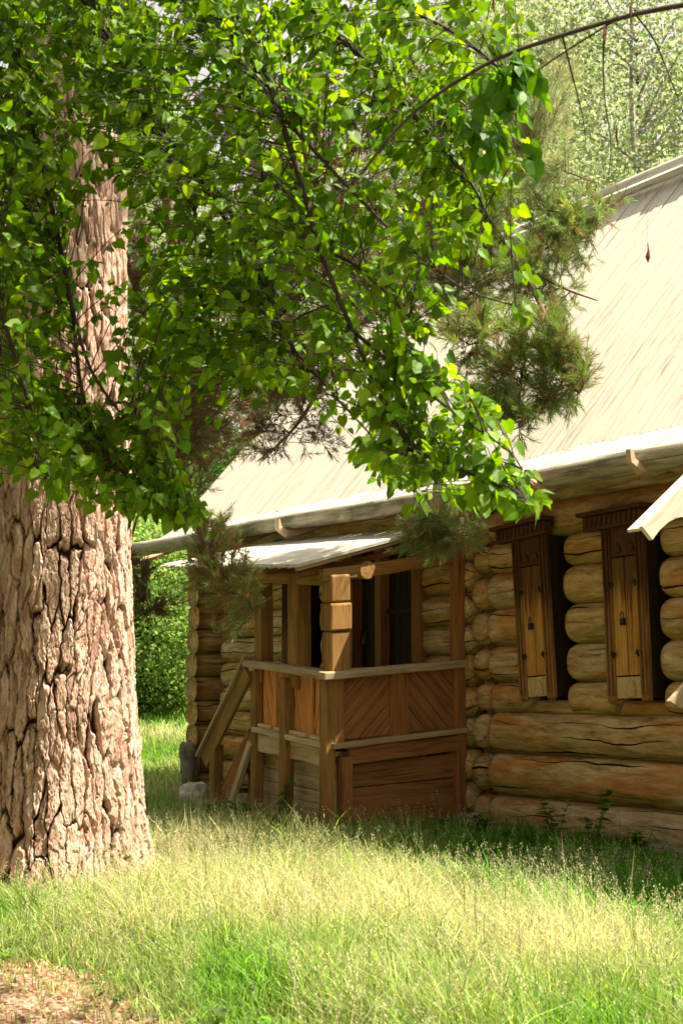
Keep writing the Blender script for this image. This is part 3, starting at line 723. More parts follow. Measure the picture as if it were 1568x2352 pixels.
def pine_trunk():
    zs = np.concatenate((np.arange(-.3, 3.2, .0065), np.arange(3.2, 6.2, .02), np.arange(6.3, 15, .3)))
    th = np.concatenate((np.linspace(-np.pi * 1.03, np.pi * .03, 900), np.linspace(np.pi * .035, np.pi * .965, 140))); na = len(th)
    Z, T = np.meshgrid(zs, th, indexing='ij')
    rad = np.interp(Z, [-.3, 0, .25, .6, 1.3, 2.2, 3.4, 4.8, 6, 9, 15], [.74, .60, .55, .515, .478, .44, .39, .35, .33, .25, .12])
    rad = rad * (1 + .05 * np.sin(T * 4 + .7) * np.exp(-np.maximum(Z, 0) / .4) + .03 * np.sin(T * 3 + .7) * np.exp(-Z / .9) + .02 * np.sin(T * 5 + 2 + Z) + .02 * (vnoise(np.cos(T) * 2, np.sin(T) * 2, Z * 1.2, 11) - .5))
    circ = .46; nA = 2 * np.pi * circ
    # periodic coordinate: work on the ring in 3D for warps, seam hidden at the back
    s = ((T + np.pi * .5) % (2 * np.pi)) * circ
    w1 = .10 * (fbm(s * 3.2, Z * 1.9, 0, 4, 31) - .5) + .035 * (fbm(s * 11, Z * 7, 0, 3, 32) - .5); w2 = .34 * (fbm(s * 6, Z * 1.5, 5.5, 4, 33) - .5)
    w3 = .016 * (fbm(s * 38, Z * 26, 0, 3, 36) - .5)
    f1, f2, cid = voro((s + w1 + w3 * 1.4) / .062, (Z + w2 + w3 * 3) / .40, 5)
    e = f2 - f1
    g1, g2, cid2 = voro((s + w1 * 1.2 + w3 * 2) / .040, (Z + w2 * .8 + w3 * 4) / .17, 8)
    e2 = g2 - g1
    k1, k2_, cid3 = voro((s + w1 + w3 * 2.2 + .3) / .026, (Z + w3 * 4) / .06, 9)
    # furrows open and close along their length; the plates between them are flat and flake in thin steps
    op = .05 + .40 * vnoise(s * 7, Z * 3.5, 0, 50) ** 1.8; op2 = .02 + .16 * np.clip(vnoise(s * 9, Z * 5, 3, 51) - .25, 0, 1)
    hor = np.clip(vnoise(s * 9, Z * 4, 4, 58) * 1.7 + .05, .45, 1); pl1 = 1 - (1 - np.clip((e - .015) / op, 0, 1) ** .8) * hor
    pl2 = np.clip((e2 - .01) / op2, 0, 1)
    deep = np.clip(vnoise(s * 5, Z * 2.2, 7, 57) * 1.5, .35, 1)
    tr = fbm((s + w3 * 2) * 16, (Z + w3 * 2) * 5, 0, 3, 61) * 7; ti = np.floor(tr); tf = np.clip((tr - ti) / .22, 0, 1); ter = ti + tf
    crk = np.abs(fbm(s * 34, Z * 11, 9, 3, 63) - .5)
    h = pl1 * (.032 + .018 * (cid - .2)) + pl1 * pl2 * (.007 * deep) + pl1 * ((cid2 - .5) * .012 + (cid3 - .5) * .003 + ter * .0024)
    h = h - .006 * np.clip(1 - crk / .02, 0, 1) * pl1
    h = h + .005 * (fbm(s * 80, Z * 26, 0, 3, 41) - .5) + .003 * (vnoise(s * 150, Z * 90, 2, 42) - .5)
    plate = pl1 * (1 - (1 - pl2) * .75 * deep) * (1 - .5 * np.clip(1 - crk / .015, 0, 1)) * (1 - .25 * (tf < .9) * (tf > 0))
    fade = np.interp(Z, [-.3, 5, 8, 15], [1, .9, .4, .2]); rr = rad + (h - .035) * fade
    # slight lean
    V = np.stack((rr * np.cos(T) + .018 * Z * .0, rr * np.sin(T), Z), -1).reshape(-1, 3)
    nz_, n_ = Z.shape
    i = np.arange(nz_ - 1)[:, None] * n_ + np.arange(n_)[None]; j = np.arange(nz_ - 1)[:, None] * n_ + (np.arange(n_)[None] + 1) % n_
    q = np.stack((i, j, j + n_, i + n_), -1).reshape(-1, 4)
    m, t, b = newmat('pine_bark'); hp = attr(t, 'plate', 'Fac'); tc = N(t, 'ShaderNodeTexCoord'); ob = tc.outputs['Object']
    g = noise(t, ob, 1, 6, .7, .4, (22, 22, 9)); g2 = noise(t, ob, 1, 3, .5, .2, (3, 3, 1.4)); g3 = noise(t, ob, 1, 5, .75, .2, (110, 110, 34))
    plat = ramp(t, g, [(.26, (.16, .065, .045)), (.38, (.44, .25, .185)), (.54, (.66, .48, .40)), (.78, (.78, .65, .57))])
    plat = mix(t, ramp(t, g2, [(.55, (0, 0, 0)), (.72, (.55, .55, .55))]), plat, mix(t, .5, plat, (.36, .17, .11)))
    plat = mix(t, ramp(t, g3, [(.3, (.5, .5, .5)), (.45, (0, 0, 0))]), plat, (.16, .085, .06))
    pid = attr(t, 'pid', 'Fac'); plat = mix(t, ramp(t, pid, [(0, (.7, .7, .7)), (.38, (0, 0, 0))]), plat, (.27, .13, .095))
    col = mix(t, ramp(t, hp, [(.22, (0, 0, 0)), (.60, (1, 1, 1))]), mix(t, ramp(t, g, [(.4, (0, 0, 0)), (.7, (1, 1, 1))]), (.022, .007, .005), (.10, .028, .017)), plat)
    t.links.new(col, b.inputs['Base Color']); b.inputs['Roughness'].default_value = .92; b.inputs['Specular IOR Level'].default_value = .15
    bp = N(t, 'ShaderNodeBump'); bp.inputs['Strength'].default_value = .9; bp.inputs['Distance'].default_value = .010
    t.links.new(g3, bp.inputs['Height']); t.links.new(bp.outputs[0], b.inputs['Normal'])
    raw('trunk', V, q.ravel(), np.full(len(q), 4), m, pine, {'plate': plate.reshape(-1), 'pid': (.35 * cid + .65 * cid2).reshape(-1)}, True)
pine_trunk()
PB = np.array((TX, TY, float(gz(TX, TY))))

# ------------------------------------------------------------------ growing boughs, twigs, leaves
def unit(a): return a / np.maximum(np.linalg.norm(a, axis=-1, keepdims=True), 1e-9)
def scatter(T, Fs, P, XA, YA, ZA, S):
    """template T (k,3) with faces Fs put N times in frames"""
    k = len(T); n = len(P)
    V = P[:, None] + S[:, None, None] * (T[None, :, 0:1] * XA[:, None] + T[None, :, 1:2] * YA[:, None] + T[None, :, 2:3] * ZA[:, None])
    sz = np.array([len(f) for f in Fs]); fl = np.concatenate([np.array(f) for f in Fs])
    L = (fl[None] + (np.arange(n) * k)[:, None]).ravel()
    return V.reshape(-1, 3), L, np.tile(sz, n)
def inpoly(px, py, poly):
    r = np.zeros(len(px), bool); n = len(poly)
    for i in range(n):
        x0, y0 = poly[i]; x1, y1 = poly[(i + 1) % n]
        c = ((y0 > py) != (y1 > py)) & (px < (x1 - x0) * (py - y0) / (y1 - y0 + 1e-9) + x0); r ^= c
    return r
def targets(poly, n, Y0, Y1, rng):
    poly = np.array(poly, float); mn = poly.min(0); mx = poly.max(0); out = []
    while len(out) < n:
        p = rng.uniform(mn, mx, (400, 2)); p = p[inpoly(p[:, 0], p[:, 1], poly)]
        out.extend(p.tolist())
    out = np.array(out[:n]); Y = rng.uniform(Y0, Y1, n)
    return np.array([at(a, b_, y) for (a, b_), y in zip(out, Y)])
def smooth_path(P, n=40):
    P = np.array(P, float); m = len(P); t = np.linspace(0, m - 1, n); out = []
    for q in t:
        i = min(int(q), m - 2); f = q - i
        p0, p1, p2, p3 = P[max(i - 1, 0)], P[i], P[i + 1], P[min(i + 2, m - 1)]
        out.append(.5 * ((2 * p1) + (-p0 + p2) * f + (2 * p0 - 5 * p1 + 4 * p2 - p3) * f * f + (-p0 + 3 * p1 - 3 * p2 + p3) * f ** 3))
    return np.array(out)
def tubes(paths, rads, seg=5):
    VV = []; LL = []; n0 = 0
    for P, r in zip(paths, rads):
        P = np.asarray(P); n = len(P); r = np.asarray(r)
        d = unit(np.gradient(P, axis=0)); ref = np.array((.3, .9, .31)); a = unit(np.cross(d, ref)); b_ = np.cross(d, a)
        th = np.linspace(0, 2 * np.pi, seg, endpoint=False)
        V = P[:, None] + r[:, None, None] * (np.cos(th)[None, :, None] * a[:, None] + np.sin(th)[None, :, None] * b_[:, None])
        i = np.arange(n - 1)[:, None] * seg + np.arange(seg)[None]; j = np.arange(n - 1)[:, None] * seg + (np.arange(seg)[None] + 1) % seg
        LL.append((np.stack((i, j, j + seg, i + seg), -1).reshape(-1) + n0)); VV.append(V.reshape(-1, 3)); n0 += n * seg
    L = np.concatenate(LL); return np.concatenate(VV), L, np.full(len(L) // 4, 4)
def twigs_to(mains, targ, rng, maxd, droop, wig=.03, npt=8, back=(0, 0, 0), bias=(0, 0, .0)):
    """for every target, a curved twig from a nearby point on a main bough"""
    A = np.concatenate(mains); out = []
    for p in targ:
        d = np.linalg.norm(A - p + np.array(bias), axis=1) + rng.uniform(0, .12, len(A)) - .0
        k = int(np.argmin(d)); q = A[k]; v = p - q; L = np.linalg.norm(v)
        if L > maxd: q = p - v / L * maxd; L = maxd
        t = np.linspace(0, 1, npt)[:, None]
        c = (q + p) / 2 + np.array((0, 0, droop * L)) + rng.normal(0, wig * L + 1e-3, 3)
        P = (1 - t) ** 2 * q + 2 * t * (1 - t) * c + t * t * p
        out.append(P)
    return out
LEAF_T = np.array([(0, .02, 0), (0, .34, -.03), (0, .68, -.04), (0, 1.1, -.10), (-.26, -.10, .02), (-.47, .18, .07), (-.38, .60, .03), (.26, -.10, .02), (.47, .18, .07), (.38, .60, .03), (0, -.0, 0.)])
LEAF_F = [(4, 0, 1, 5), (5, 1, 2, 6), (6, 2, 3), (0, 7, 8, 1), (1, 8, 9, 2), (2, 9, 3)]
def leaf_cols(n, rng, base, var, alt=None, altp=0.):
    c = np.array(base)[None] * np.exp(rng.normal(0, var, (n, 1))) * np.exp(rng.normal(0, .08, (n, 3)))
    if alt is not None:
        k = rng.random(n) < altp; c[k] = np.array(alt) * np.exp(rng.normal(0, .15, (k.sum(), 1)))
    return np.clip(c, 0, 1)
def foliage_on(paths, per, size, rng, t0=.25):
    P = []; D = []
    for p in paths:
        n = rng.poisson(per); tt = rng.uniform(t0, 1.0, n) * (len(p) - 1)
        i = np.minimum(tt.astype(int), len(p) - 2); f = (tt - i)[:, None]
        P.append(p[i] * (1 - f) + p[i + 1] * f); D.append(unit(p[i + 1] - p[i]))
    P = np.concatenate(P); D = np.concatenate(D); n = len(P)
    side = unit(rng.normal(0, 1, (n, 3)) * np.array((1, 1, .5)))
    P2 = P + side * rng.uniform(.01, .045, (n, 1))
    Yx = unit(np.array((0, 0, -1.)) * rng.uniform(.3, 1.4, (n, 1)) + D * .5 + side * .7)
    nr = unit(rng.normal(0, .55, (n, 3)) + np.array((.05, -.35, .55)))
    Xx = unit(np.cross(Yx, nr)); Zx = np.cross(Xx, Yx)
    S = size * np.clip(np.exp(rng.normal(0, .28, n)), .5, 1.35)
    return P, P2, Xx, Yx, Zx, S
def linden(root, mains_px, mains_extra, polys, rng, leafsize=.064, base=(.075, .19, .012)):
    mains = [smooth_path([m if len(m) == 4 else at(*m) for m in [tuple(q) for q in M]], 60) for M in mains_px] + [smooth_path(M, 60) for M in mains_extra]
    return mains

rng = np.random.default_rng(11)
def P_(*q): return [at(*a) for a in q]
lind = empty('linden_tree', (-3.4, 5.6, 0))
tag(lind, 'leafy linden whose bright green drooping boughs fill the upper left', 'tree')
LT = np.array((-3.4, 5.6, 0.))
Lm = [
    P_((-300, -600, 5.6), (150, -60, 5.5), (330, 220, 5.4), (470, 430, 5.3), (620, 540, 5.2), (800, 600, 5.1), (950, 740, 5.0)),
    P_((300, -400, 5.2), (560, 60, 5.0), (640, 260, 4.9), (700, 450, 4.9), (745, 600, 4.8), (810, 760, 4.8), (870, 900, 4.7), (960, 1040, 4.7), (1110, 1100, 4.6), (1225, 1160, 4.6)),
    P_((-150, -400, 5.8), (40, 150, 5.6), (120, 480, 5.5), (165, 700, 5.4), (190, 900, 5.4), (250, 1050, 5.3), (390, 1170, 5.3)),
    P_((450, -400, 5.4), (700, 0, 5.3), (850, 150, 5.2), (980, 300, 5.1), (1080, 420, 5.0), (1120, 500, 5.0)),
    P_((0, -300, 6.2), (260, 100, 6.0), (380, 330, 6.0), (440, 430, 5.9), (458, 640, 5.8), (500, 820, 5.7), (590, 900, 5.7)),
    P_((600, -400, 5.0), (900, -20, 4.9), (1050, 80, 4.8), (1150, 160, 4.8), (1210, 200, 4.8)),
    P_((-300, -200, 5.2), (-110, 300, 5.1), (0, 700, 5.0), (60, 900, 5.0), (120, 1100, 5.0)),
    P_((640, 260, 4.9), (800, 430, 4.8), (930, 560, 4.8), (1060, 660, 4.7), (1190, 705, 4.7)),
    P_((470, 430, 5.3), (600, 640, 5.4), (660, 780, 5.4), (760, 900, 5.3), (860, 1010, 5.3), (950, 1130, 5.2)),
    P_((-300, -100, 6.5), (-50, 200, 6.4), (-20, 600, 6.3), (20, 900, 6.2), (100, 1100, 6.1)),
    P_((200, -500, 6.5), (420, 0, 6.4), (560, 250, 6.3), (620, 500, 6.2), (640, 700, 6.2), (600, 860, 6.1)),
    P_((810, 760, 4.8), (930, 860, 4.7), (1060, 960, 4.6), (1160, 1030, 4.6), (1200, 1080, 4.6)),
    P_((165, 700, 5.4), (210, 850, 5.3), (300, 980, 5.3), (370, 1080, 5.2), (440, 1190, 5.2)),
]
Lm = [smooth_path(m, 50) for m in Lm]
limbs = []; lr = []
Lm += [smooth_path([(-3.2, 5.4, 4.6), (-2.0, 5.2, 5.3), (-.6, 5.0, 5.6), (.6, 4.9, 5.3)], 50), smooth_path([(-3.2, 6.0, 5.0), (-1.8, 6.3, 5.9), (-.4, 6.2, 6.0), (.5, 6.0, 5.5)], 50), smooth_path([(-3.2, 5.8, 5.6), (-2.0, 5.6, 6.6), (-.8, 5.4, 7.0), (.3, 5.4, 6.6)], 50)]
heads = [Lm[i][0] for i in (0, 1, 2, 3, 4, 5, 6, 9, 10)]
for hd in heads:
    st = LT + np.array((.05, 0, 2.4 + rng.uniform(0, 1.6)))
    limbs.append(smooth_path([st, (st * .6 + hd * .4) + np.array((0, 0, .45)), hd], 16)); lr.append(np.linspace(.06, .014, 16))
paths = limbs + Lm; rads = lr + [np.linspace(.014, .0035, 50) * (1.0 if i in (0, 1, 2, 3, 4, 5, 6, 9, 10) else .55) for i in range(len(Lm))]
BIG = [(-500, -700), (100, -700), (500, -160), (1180, -100), (1195, 60), (1175, 130), (1245, 190), (1190, 240), (1235, 330), (1240, 390), (1170, 400), (1150, 450), (1130, 515), (1060, 500),
       (1010, 560), (1100, 640), (1235, 690), (1225, 730), (1100, 720), (1010, 760), (1060, 830), (1160, 930), (1180, 1000), (1130, 1030), (1220, 1090), (1262, 1180), (1215, 1220),
       (1120, 1170), (960, 1170), (830, 1100), (770, 1050), (780, 960), (700, 900), (630, 950), (540, 900), (480, 940), (400, 880), (390, 980), (480, 1190), (440, 1215), (360, 1150), (330, 1200),
       (230, 1195), (60, 1150), (30, 1060), (50, 980), (40, 1120), (0, 1100), (-300, 1050), (-500, 500)]
tg = [targets(BIG, 1150, 4.5, 6.3, rng),
      targets([(-100, -100), (1150, -100), (1230, 380), (1100, 500), (950, 700), (700, 600), (480, 620), (330, 460), (-100, 700)], 560, 4.6, 6.4, rng),
      targets([(0, -50), (480, -50), (400, 380), (270, 400), (0, 640)], 330, 4.8, 6.4, rng),
      targets([(700, 700), (860, 760), (1010, 780), (1130, 960), (1160, 1020), (1260, 1180), (1130, 1160), (850, 1080), (800, 900)], 130, 4.5, 5.0, rng),
      targets([(300, 560), (640, 560), (640, 930), (560, 890), (430, 870), (300, 760)], 170, 5.0, 6.0, rng),
      targets([(50, 860), (330, 900), (380, 1040), (470, 1190), (300, 1190), (60, 1130)], 140, 5.0, 5.8, rng),
      targets([(0, 400), (170, 480), (190, 760), (120, 1040), (0, 900)], 90, 5.0, 6.0, rng)]
tg = np.concatenate(tg + [targets([(-600, -900), (250, -900), (350, -150), (100, -50), (-100, 500), (-500, 500)], 500, 5.0, 8.0, rng)])
# the pine trunk shows through a ragged window in the leaves
def px_of(p):
    c, s = math.cos(PITCH), math.sin(PITCH); y = p[:, 1] * c + (p[:, 2] - EYE) * s; z = -p[:, 1] * s + (p[:, 2] - EYE) * c
    return CX + F * p[:, 0] / y, CY - F * z / y
off = np.stack((rng.uniform(-4.6, -2.0, 700), rng.uniform(4.6, 9.5, 700), rng.uniform(1.2, 7.5, 700)), -1)  # unseen crown leaves at left, put in to block sky light
off = off[off[:, 0] < -.26 * off[:, 1] - .45]; tg = np.concatenate((tg, off))
ab = np.stack((rng.uniform(-3, .1, 1300), rng.uniform(4.4, 7.0, 1300), rng.uniform(4.5, 7.2, 1300)), -1)  # unseen leaves above the view, added to shade the upper left crown
ab = ab[(px_of(ab)[1] < -40) & (ab[:, 0] < -.262 * ab[:, 1] - .45 + .554 * ab[:, 2])]; tg = np.concatenate((tg, ab))
tx, ty = px_of(tg)
win = inpoly(tx, ty, [(75, 380), (265, 400), (285, 900), (250, 960), (120, 950), (120, 620), (85, 600)]) & (rng.random(len(tg)) < .9)
win |= inpoly(tx, ty, [(770, 770), (850, 770), (850, 860), (790, 900)]) & (rng.random(len(tg)) < .8)
win |= inpoly(tx, ty, [(560, 620), (700, 600), (720, 840), (640, 880), (580, 800)]) & (rng.random(len(tg)) < .75)
tg = tg[~win]
tw = twigs_to(Lm, tg, rng, .62, .12, bias=(-.08, 0, .16))
V, L, S_ = tubes(paths, rads, 7); o = raw('branches', V - LT, L, S_, M_TWIG, lind, None, True)
V, L, S_ = tubes(tw, [np.linspace(.0028, .0012, 8)] * len(tw), 4); raw('twigs', V - LT, L, S_, M_TWIG, lind, None, True)['kind'] = 'stuff'
P, P2, Xx, Yx, Zx, S = foliage_on(tw, 8.2, .040, rng)
nl = len(P2)
V, L, S_ = scatter(LEAF_T, LEAF_F, P2, Xx, Yx, Zx, S)
cl = leaf_cols(nl, rng, (.10, .215, .008), .30, (.19, .33, .02), .18)
raw('leaves', V - LT, L, S_, M_LEAF, lind, {'col': np.repeat(cl, len(LEAF_T), 0)})['kind'] = 'stuff'
# flower bracts: narrow pale strips
BR_T = np.array([(0, 0, 0), (-.1, .4, .02), (0, .9, 0), (.1, .4, .02)]); k = rng.choice(nl, 700, False)
V, L, S_ = scatter(BR_T, [(0, 1, 2, 3)], P[k] + rng.normal(0, .02, (700, 3)), unit(rng.normal(0, 1, (700, 3))), Yx[k], Zx[k], S[k] * .8)
raw('flower_bracts', V - LT, L, S_, M_LEAF, lind, {'col': np.repeat(leaf_cols(700, rng, (.42, .5, .12), .15), 4, 0)})['kind'] = 'stuff'
b = MB(); b.tube([(0, 0, -.1), (0, 0, .6), (.04, .02, 2.5), (.1, 0, 5), (.2, .1, 8)], [.26, .2, .17, .13, .03], 20, lump=.03)
b.build('trunk', M_TWIG, lind, smooth=True)

# second linden, only its bare bough enters at the top right
l2 = empty('linden_tree', (4.6, 2.4, 0)); LT2 = np.array((4.6, 2.4, 0))
tag(l2, 'thin dark bough with few leaves arching in from the top right corner', 'tree')
B = [P_((2600, -500, 4.4), (1900, -60, 4.6), (1568, 10, 4.6), (1420, 42, 4.6), (1180, 118, 4.6), (1060, 180, 4.6), (960, 250, 4.6), (890, 320, 4.6), (830, 400, 4.6)),
     P_((1420, 42, 4.6), (1310, 110, 4.65), (1220, 170, 4.7), (1120, 230, 4.7)),
     P_((1382, -40, 4.5), (1395, 5, 4.55), (1420, 42, 4.6)),
     P_((1290, 80, 4.6), (1310, 160, 4.6), (1335, 260, 4.6), (1345, 330, 4.6)),
     P_((1392, 52, 4.6), (1384, 130, 4.6), (1388, 230, 4.6), (1402, 330, 4.6), (1395, 420, 4.6)),
     P_((1460, 36, 4.6), (1500, 90, 4.6), (1530, 160, 4.6), (1568, 260, 4.6)),
     P_((1150, -60, 4.7), (1080, 30, 4.7), (960, 110, 4.7), (900, 180, 4.7))]
B[0] = [LT2 + np.array((0, 0, 3.4))] + B[0]
B = [smooth_path(m, 30) for m in B]
V, L, S_ = tubes(B, [np.interp(np.linspace(0, 1, 30), [0, .2, .35, 1], [.04, .012, .0095, .0035])] + [np.linspace(.004, .0012, 30)] * 6, 7); raw('bough', V - LT2, L, S_, M_TWIG, l2, None, True)
b = MB(); b.tube([(0, 0, -.1), (0, 0, 1), (.0, 0, 3.4), (.1, 0, 6), (.1, 0, 8)], [.16, .12, .1, .06, .02], 16, lump=.03); b.build('trunk', M_TWIG, l2, smooth=True)
for k, (px, py) in enumerate(((1387, 70), (1447, 22), (1133, 0), (1415, 300))):
    p = at(px, py, 4.59) - LT2; b = MB()
    b.tube([p + np.array((0, 0, .02)), p, p - np.array((.002, 0, .02)), p - np.array((-.003, 0, .05))], [.001, .004, .0045, .001], 7, lump=.2); b.build('dry_leaf', M_DEAD, l2)
p = at(1487, 590, 4.6) - LT2; b = MB()
b.tube([p + np.array((0, 0, .36)), p + np.array((0, 0, .06))], [.0004, .0004], 4); b.tube([p + np.array((0, 0, .05)), p + np.array((.002, 0, .02)), p, p - np.array((.0, 0, .018))], [.0012, .004, .008, .002], 7, lump=.3)
b.build('dry_leaf', M_DEAD, l2)
k2 = twigs_to(B[:1], np.concatenate([targets([(1130, 160), (1250, 160), (1240, 240), (1150, 240)], 16, 4.5, 4.7, rng), targets([(1090, 360), (1250, 330), (1200, 420), (1100, 400)], 14, 4.5, 4.7, rng)]), rng, .3, .1)
P, P2, Xx, Yx, Zx, S = foliage_on(k2, 4, .055, rng)
V, L, S_ = scatter(LEAF_T, LEAF_F, P2, Xx, Yx, Zx, S); raw('leaves', V - LT2, L, S_, M_LEAF, l2, {'col': np.repeat(leaf_cols(len(P), rng, (.07, .2, .01), .2), len(LEAF_T), 0)})['kind'] = 'stuff'

# ------------------------------------------------------------------ pine boughs with needles
NEED = 34
def needle_template():
    r = np.random.default_rng(3); V = []; Fc = []
    for i in range(NEED):
        a = r.uniform(0, 2 * np.pi); y = r.uniform(0, 1.); sp = r.uniform(.45, .8) if y < .9 else r.uniform(.1, .5)
        d = np.array((math.cos(a) * sp, 1 - .35 * sp, math.sin(a) * sp)); d /= np.linalg.norm(d); L = r.uniform(.40, .60)
        s = np.cross(d, r.normal(0, 1, 3)); s /= np.linalg.norm(s); p = np.array((0, y, 0)); n = len(V)
        V += [p - s * .017, p + s * .017, p + d * L]; Fc.append((n, n + 1, n + 2))
    return np.array(V), Fc
NT, NF = needle_template()
def needles(paths, per, size, rng, base, var, alt, altp, t0=.2):
    P = []; D = []
    for p in paths:
        n = rng.poisson(per); tt = rng.uniform(t0, 1, n) * (len(p) - 1); i = np.minimum(tt.astype(int), len(p) - 2); f = (tt - i)[:, None]
        P.append(np.concatenate((p[i] * (1 - f) + p[i + 1] * f, p[-1:]))); D.append(np.concatenate((unit(p[i + 1] - p[i]), unit(p[-1:] - p[-2:-1]))))
    P = np.concatenate(P); D = np.concatenate(D); n = len(P)
    Yx = unit(D * .8 + rng.normal(0, .55, (n, 3)) + np.array((0, 0, .12))); Xx = unit(np.cross(Yx, rng.normal(0, 1, (n, 3)))); Zx = np.cross(Xx, Yx)
    S = size * np.exp(rng.normal(0, .2, n)); V, L, S_ = scatter(NT, NF, P, Xx, Yx, Zx, S)
    st = [np.stack((P[k], P[k] + Yx[k] * S[k])) for k in range(n)]
    return V, L, S_, np.repeat(leaf_cols(n, rng, base, var, alt, altp), len(NT), 0), st
def trunk_pt(z): return PB + np.array((.0, 0, z))
def PT(z, *q): return [trunk_pt(z)] + P_(*q)
Pm = [PT(7.6, (700, -300, 9.9), (950, 150, 10.6), (1060, 420, 11.0), (1180, 600, 11.0), (1250, 720, 10.6), (1300, 860, 9.9)),
      PT(7.0, (450, -100, 9.6), (700, 350, 10.3), (745, 600, 10.6), (765, 800, 11), (700, 950, 11.5), (620, 1040, 11.8)),
      PT(6.4, (300, 0, 9.4), (390, 500, 9.8), (405, 800, 10.3), (410, 1000, 10.6), (450, 1200, 10.8), (520, 1330, 10.8), (590, 1410, 10.8)),
      P_((745, 600, 10.6), (900, 760, 10.4), (970, 920, 10.3), (1000, 1100, 10.3), (1050, 1230, 10.2)),
      P_((1060, 420, 11), (1050, 560, 11.1), (1200, 590, 11.1), (1330, 520, 11.2), (1450, 440, 11.2)),
      P_((1060, 420, 11), (1180, 350, 11.2), (1260, 380, 11.2), (1370, 420, 11.2)),
      P_((1180, 600, 11), (1290, 660, 10.8), (1370, 690, 10.6)),
      P_((1250, 720, 10.6), (1200, 850, 10.1), (1190, 980, 9.9)),
      P_((410, 1000, 10.6), (330, 1150, 10.8), (300, 1280, 11), (345, 1400, 11)),
      PT(6.0, (200, 300, 9.9), (330, 700, 10.6), (430, 900, 11.4), (540, 960, 12)),
      P_((1300, 860, 9.9), (1330, 900, 9.8), (1350, 840, 9.8)),
      P_((700, 350, 10.3), (620, 560, 10.4), (640, 760, 10.8), (720, 900, 11)),]
Pm = [smooth_path(m, 50) for m in Pm]
pr = [np.linspace(.05, .008, 50) if i in (0, 1, 2, 9) else np.linspace(.014, .005, 50) for i in range(len(Pm))]
REG = [  # polygon, n twigs, Y range, shoots per twig, colour, alternative colour, share
    ([(960, 430), (1100, 380), (1200, 400), (1260, 440), (1340, 480), (1330, 560), (1250, 640), (1270, 700), (1290, 740), (1000, 740), (960, 600)], 230, 10.7, 11.4, 4, (.17, .25, .06), (.24, .17, .06), .15),
    ([(1000, 700), (1270, 700), (1290, 760), (1340, 860), (1290, 940), (1200, 1010), (1080, 900)], 150, 9.7, 10.2, 4, (.16, .24, .055), (.24, .17, .06), .15),
    ([(1270, 420), (1460, 420), (1400, 500), (1330, 560), (1380, 600), (1300, 640), (1360, 700), (1280, 720)], 50, 10.8, 11.3, 2.5, (.19, .27, .08), (.22, .15, .07), .15),
    ([(1250, 740), (1350, 740), (1370, 860), (1300, 980), (1250, 860)], 30, 9.8, 10.2, 2.5, (.19, .27, .08), (.22, .15, .07), .15),
    ([(1080, 60), (1330, 120), (1300, 400), (1150, 460)], 130, 11, 12.5, 5, (.30, .37, .17), (.24, .22, .1), .1),
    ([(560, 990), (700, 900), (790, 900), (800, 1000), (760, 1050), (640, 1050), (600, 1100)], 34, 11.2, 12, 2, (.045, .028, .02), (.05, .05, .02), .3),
    ([(455, 1200), (520, 1180), (560, 1260), (600, 1340), (610, 1410), (540, 1480), (470, 1400), (430, 1300)], 85, 10.5, 11.2, 2.2, (.22, .26, .08), (.3, .18, .07), .25),
    ([(900, 1190), (1080, 1170), (1105, 1240), (1040, 1260), (980, 1290), (920, 1250)], 42, 9.9, 10.4, 4, (.17, .22, .07), (.2, .15, .06), .15),
    ([(290, 860), (560, 860), (600, 960), (560, 1010), (430, 1120), (310, 1120)], 150, 10.4, 12, 4, (.14, .16, .055), (.24, .12, .06), .35),
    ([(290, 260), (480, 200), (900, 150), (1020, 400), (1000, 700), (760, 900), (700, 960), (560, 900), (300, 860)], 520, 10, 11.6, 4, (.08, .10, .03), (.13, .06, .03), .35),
    ([(300, 1280), (330, 1290), (370, 1400), (320, 1410)], 18, 10.9, 11.1, 3, (.10, .06, .03), (.12, .12, .05), .3),
]
Pm += [smooth_path(P_((1250, 720, 10.6), (1150, 760, 10.2), (1060, 800, 10)), 50), smooth_path(P_((1300, 860, 9.9), (1240, 950, 9.8), (1150, 1000, 9.8)), 50), smooth_path(P_((1180, 600, 11), (1080, 660, 10.8), (1000, 640, 10.8)), 50)]; pr += [np.linspace(.01, .003, 50)] * 3
tws = []; VV = []; LL = []; SS = []; CC = []; n0 = 0; ST = []
for poly, n, y0, y1, per, base, alt, altp in REG:
    tt = targets(poly, n, y0, y1, rng); w_ = twigs_to(Pm, tt, rng, .75, .06, .06, bias=(-.1, 0, .1)); tws += w_
    V, L, S_, c_, st = needles(w_, per * 2.6, .105, rng, base, .25, alt, altp)
    VV.append(V); LL.append(L + n0); SS.append(S_); CC.append(c_); n0 += len(V); ST += st
raw('needles', np.concatenate(VV) - PB, np.concatenate(LL), np.concatenate(SS), M_NEEDLE, pine, {'col': np.concatenate(CC)})['kind'] = 'stuff'
V, L, S_ = tubes(Pm, pr, 7); raw('boughs', V - PB, L, S_, M_PTWIG, pine, None, True)
V, L, S_ = tubes(tws + ST, [np.linspace(.0034, .0015, 8)] * len(tws) + [np.array((.0016, .001))] * len(ST), 4); raw('twigs', V - PB, L, S_, M_PTWIG, pine, None, True)['kind'] = 'stuff'
